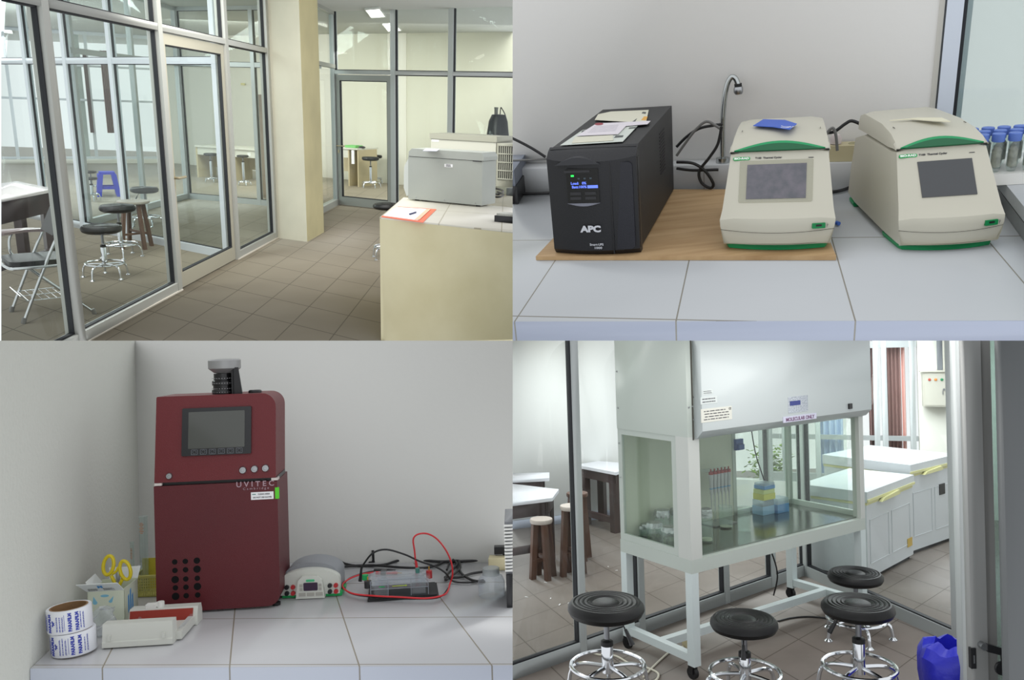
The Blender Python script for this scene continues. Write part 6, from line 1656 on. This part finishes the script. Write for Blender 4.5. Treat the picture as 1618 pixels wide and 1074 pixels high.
    b = B(); b.prism([(.42, -.05 - hy), (.3, -.28 - hy + .2), (.0, -.1 - hy), (-.12, -.02 - hy), (-.12, .03 - hy), (.05, .02 - hy), (.2, .12 - hy), (.42, .12 - hy)], .64, .66, .004)
    mk('writing_arm', b, pm('arm_brown', (120, 104, 104), .3), t)
    b = B(); b.tube([(-.1, -hy - .01, .64), (.12, -hy - .01, .64), (.16, -hy - .01, .5), (.12, -hy - .01, .44)], .01, 8); mk('arm_bracket', b, TB, t)
    # ---- the far room: pale bench, tall cabinet, wooden table
    BE = pm('beech_laminate', (190, 176, 142), .5); BEW = pm('laminate_pale', (206, 204, 192), .5)
    a_ = at(311, 280); c_ = at(425, 289); rz2 = math.atan2(c_.y - a_.y, c_.x - a_.x); W = (c_ - a_).length; H = r.hgt(a_, 229)
    t = thing('laboratory_bench', 'pale beech bench along the far wall seen through the glass door', 'bench', a_, rz2)
    b = B(); b.box((0, 0, H - .04), (W, .6, H), .004); mk('bench_top', b, BEW, t)
    for i, x in enumerate((0, W * .48, W * .52, W - .04)): b = B(); b.box((x, .02, 0), (x + .04, .58, H - .04)); mk('side_panel', b, BE, t)
    b = B(); b.box((.04, .5, .2), (W, .54, H - .04)); mk('back_panel', b, BE, t)
    b = B(); b.box((.04, .03, H - .2), (W, .05, H - .04)); fp = mk('fascia_panel', b, BEW, t)
    b = B(); b.box((W * .72, .02, H - .16), (W * .76, .03, H - .09)); mk('socket_plate', b, WHITEP, fp)
    a_ = at(404, 316); c_ = at(434, 322); rz2 = math.atan2(c_.y - a_.y, c_.x - a_.x)
    a_ = a_ + Vector((-.05, .45, 0)); Hc = r.hgt(a_, 149)
    t = thing('tall_cabinet', 'tall brown cabinet beyond the glazed room left of the cream column', 'cabinet', a_, rz2)
    BR_ = pm('cabinet_brown', (136, 116, 98), .55); b = B(); b.box((0, 0, .0), (.9, .42, Hc), .004); mk('body', b, BR_, t)
    b = B(); b.box((.03, -.018, .06), (.86, -.001, Hc - .28), .002); mk('door', b, pm('cabinet_door', (146, 124, 104), .5), t)
    b = B(); b.box((.03, -.018, Hc - .27), (.86, -.001, Hc - .03), .002); mk('upper_door', b, BR_, t)
    a_ = at(541, 293); c_ = at(553, 294); H = r.hgt(a_, 233); rz2 = az
    s = a_.y / FPX
    t = thing('side_desk', 'beech desk with a white top just behind the far glass door', 'desk', a_, rz2)
    b = B(); b.box((-.2, 0, H - .03), (31 * s, .7, H), .004); mk('desk_top', b, BEW, t)
    b = B(); b.box((11 * s, .02, 0), (11 * s + .03, .65, H - .03)); mk('side_panel', b, BE, t)
    b = B(); b.box((29 * s, .02, 0), (29 * s + .03, .65, H - .03)); mk('side_panel', b, BE, t)
    b = B(); b.box((-.2, .3, H * .35), (11 * s, .33, H - .03)); mk('back_panel', b, BE, t)
    b = B(); b.box((-.1, .02, H - .2), (11 * s, .05, H - .03)); mk('drawer', b, BEW, t)
    b = B(); b.box((19 * s, -.002, H - .32), (24 * s, .02, H - .04)); mk('paper_notice', b, PAPER, t)
    Mt = Matrix.Translation(a_) @ Matrix.Rotation(rz2, 4, 'Z')
    b = B(); b.box((0, .1, H + .002), (.28, .35, H + .05), .005); tag(solo('desk_tray', b, pm('tray_green', (120, 190, 110), .5), 'green tray standing on the desk behind the far glass door', 'tray', M=Mt), None)
    b = B(); b.tube([(.3, .2, H + .012), (.38, .25, H + .03), (.45, .18, H + .012), (.38, .12, H + .02), (.33, .2, H + .03), (.42, .26, H + .015)], .012); tag(solo('power_cable', b, CABLE, 'black cable coil on the desk behind the far glass door', 'cable', M=Mt), None)
    q = r.on(578, 262, g0, g0 + dg); b = B(); b.ob(q + Vector((0, -.07, 0)), (.16, .02, .12), math.atan2(dg.y, dg.x)); solo('wall_socket', b, WHITEP, 'white socket low on the far cream wall beside the far stool', 'socket')


gallery()
for p_, q_, sz, e_, c_ in (((-6.5, 12.5, 3.0), (-5.5, 11, 0), 2.0, 150, (.95, 1, 1)), ((-1.4, 15.6, 3.05), (-1.2, 16.6, 0), 3.2, 160, (1, .98, .93)), ((-5.6, 16.6, 3.05), (-5.6, 18.2, 0), 2.4, 170, (1, 1, .97)),
                           ((-1.8, 7.5, 3.0), (-1.8, 9, 0), 2.0, 90, (1, .98, .92)), ((-10, 14, 3.0), (-9, 15, 0), 2.4, 150, (.92, .97, 1)), ((-4.6, 7.0, 3.0), (-4.6, 8, 0), 1.6, 60, (.95, .98, 1))):
    lamp('ceiling_fill', p_, q_, sz, e_, c_)  # unseen area lamps added to brighten the rooms, apart from the modelled ceiling lights


# ================================================================ each room ends where its neighbour's wall begins
def side(room):
    """The planes through the eye along the room's edges, pointing outwards, in the world."""
    x0, y0, x1, y1 = room.box
    w = lambda v: Vector((v[0], v[2], -v[1]))
    a, b = (x0 - PX0) / FPX, (x1 - PX0) / FPX
    c, d = (y0 - PY0) / FPX, (y1 - PY0) / FPX
    out = []
    if abs(x0) < 850: out.append(w((-1, 0, a)))
    if abs(x1) < 850: out.append(w((1, 0, -b)))
    if y0 in (537, 538): out.append(w((0, -1, c)))
    if y1 in (538, 539): out.append(w((0, 1, -d)))
    return [v.normalized() for v in out]


def finish():
    bpy.context.view_layer.update()
    for o in list(sc.objects):
        if o.type != 'MESH' or OWN.get(o.name) is None: continue
        mw = o.matrix_world
        co = np.empty(len(o.data.vertices) * 3, dtype=np.float32)
        o.data.vertices.foreach_get('co', co)
        co = co.reshape(-1, 3) @ np.array(mw.to_3x3()).T + np.array(mw.translation)
        planes = [n for n in side(OWN[o.name]) if ((co - np.array(EYE)) @ np.array(n)).max() > 1e-4]
        if not planes: continue
        if any(((co - np.array(EYE)) @ np.array(n)).min() > -1e-4 for n in planes):
            bpy.data.objects.remove(o); continue
        bm = bmesh.new(); bm.from_mesh(o.data)
        inv = mw.inverted()
        for n in planes:
            r = bmesh.ops.bisect_plane(bm, geom=bm.verts[:] + bm.edges[:] + bm.faces[:], plane_co=inv @ EYE, plane_no=(mw.to_3x3().transposed() @ n).normalized(), clear_outer=True)
            es = [e for e in r['geom_cut'] if isinstance(e, bmesh.types.BMEdge) and e.is_valid]
            try: bmesh.ops.holes_fill(bm, edges=es, sides=0)
            except Exception: pass
        if not bm.faces:
            bm.free(); bpy.data.objects.remove(o); continue
        me = o.data.copy(); bm.to_mesh(me); bm.free(); o.data = me
    while True:
        gone = [o for o in sc.objects if o.type == 'EMPTY' and not o.children]
        if not gone: break
        for o in gone: bpy.data.objects.remove(o)


finish()
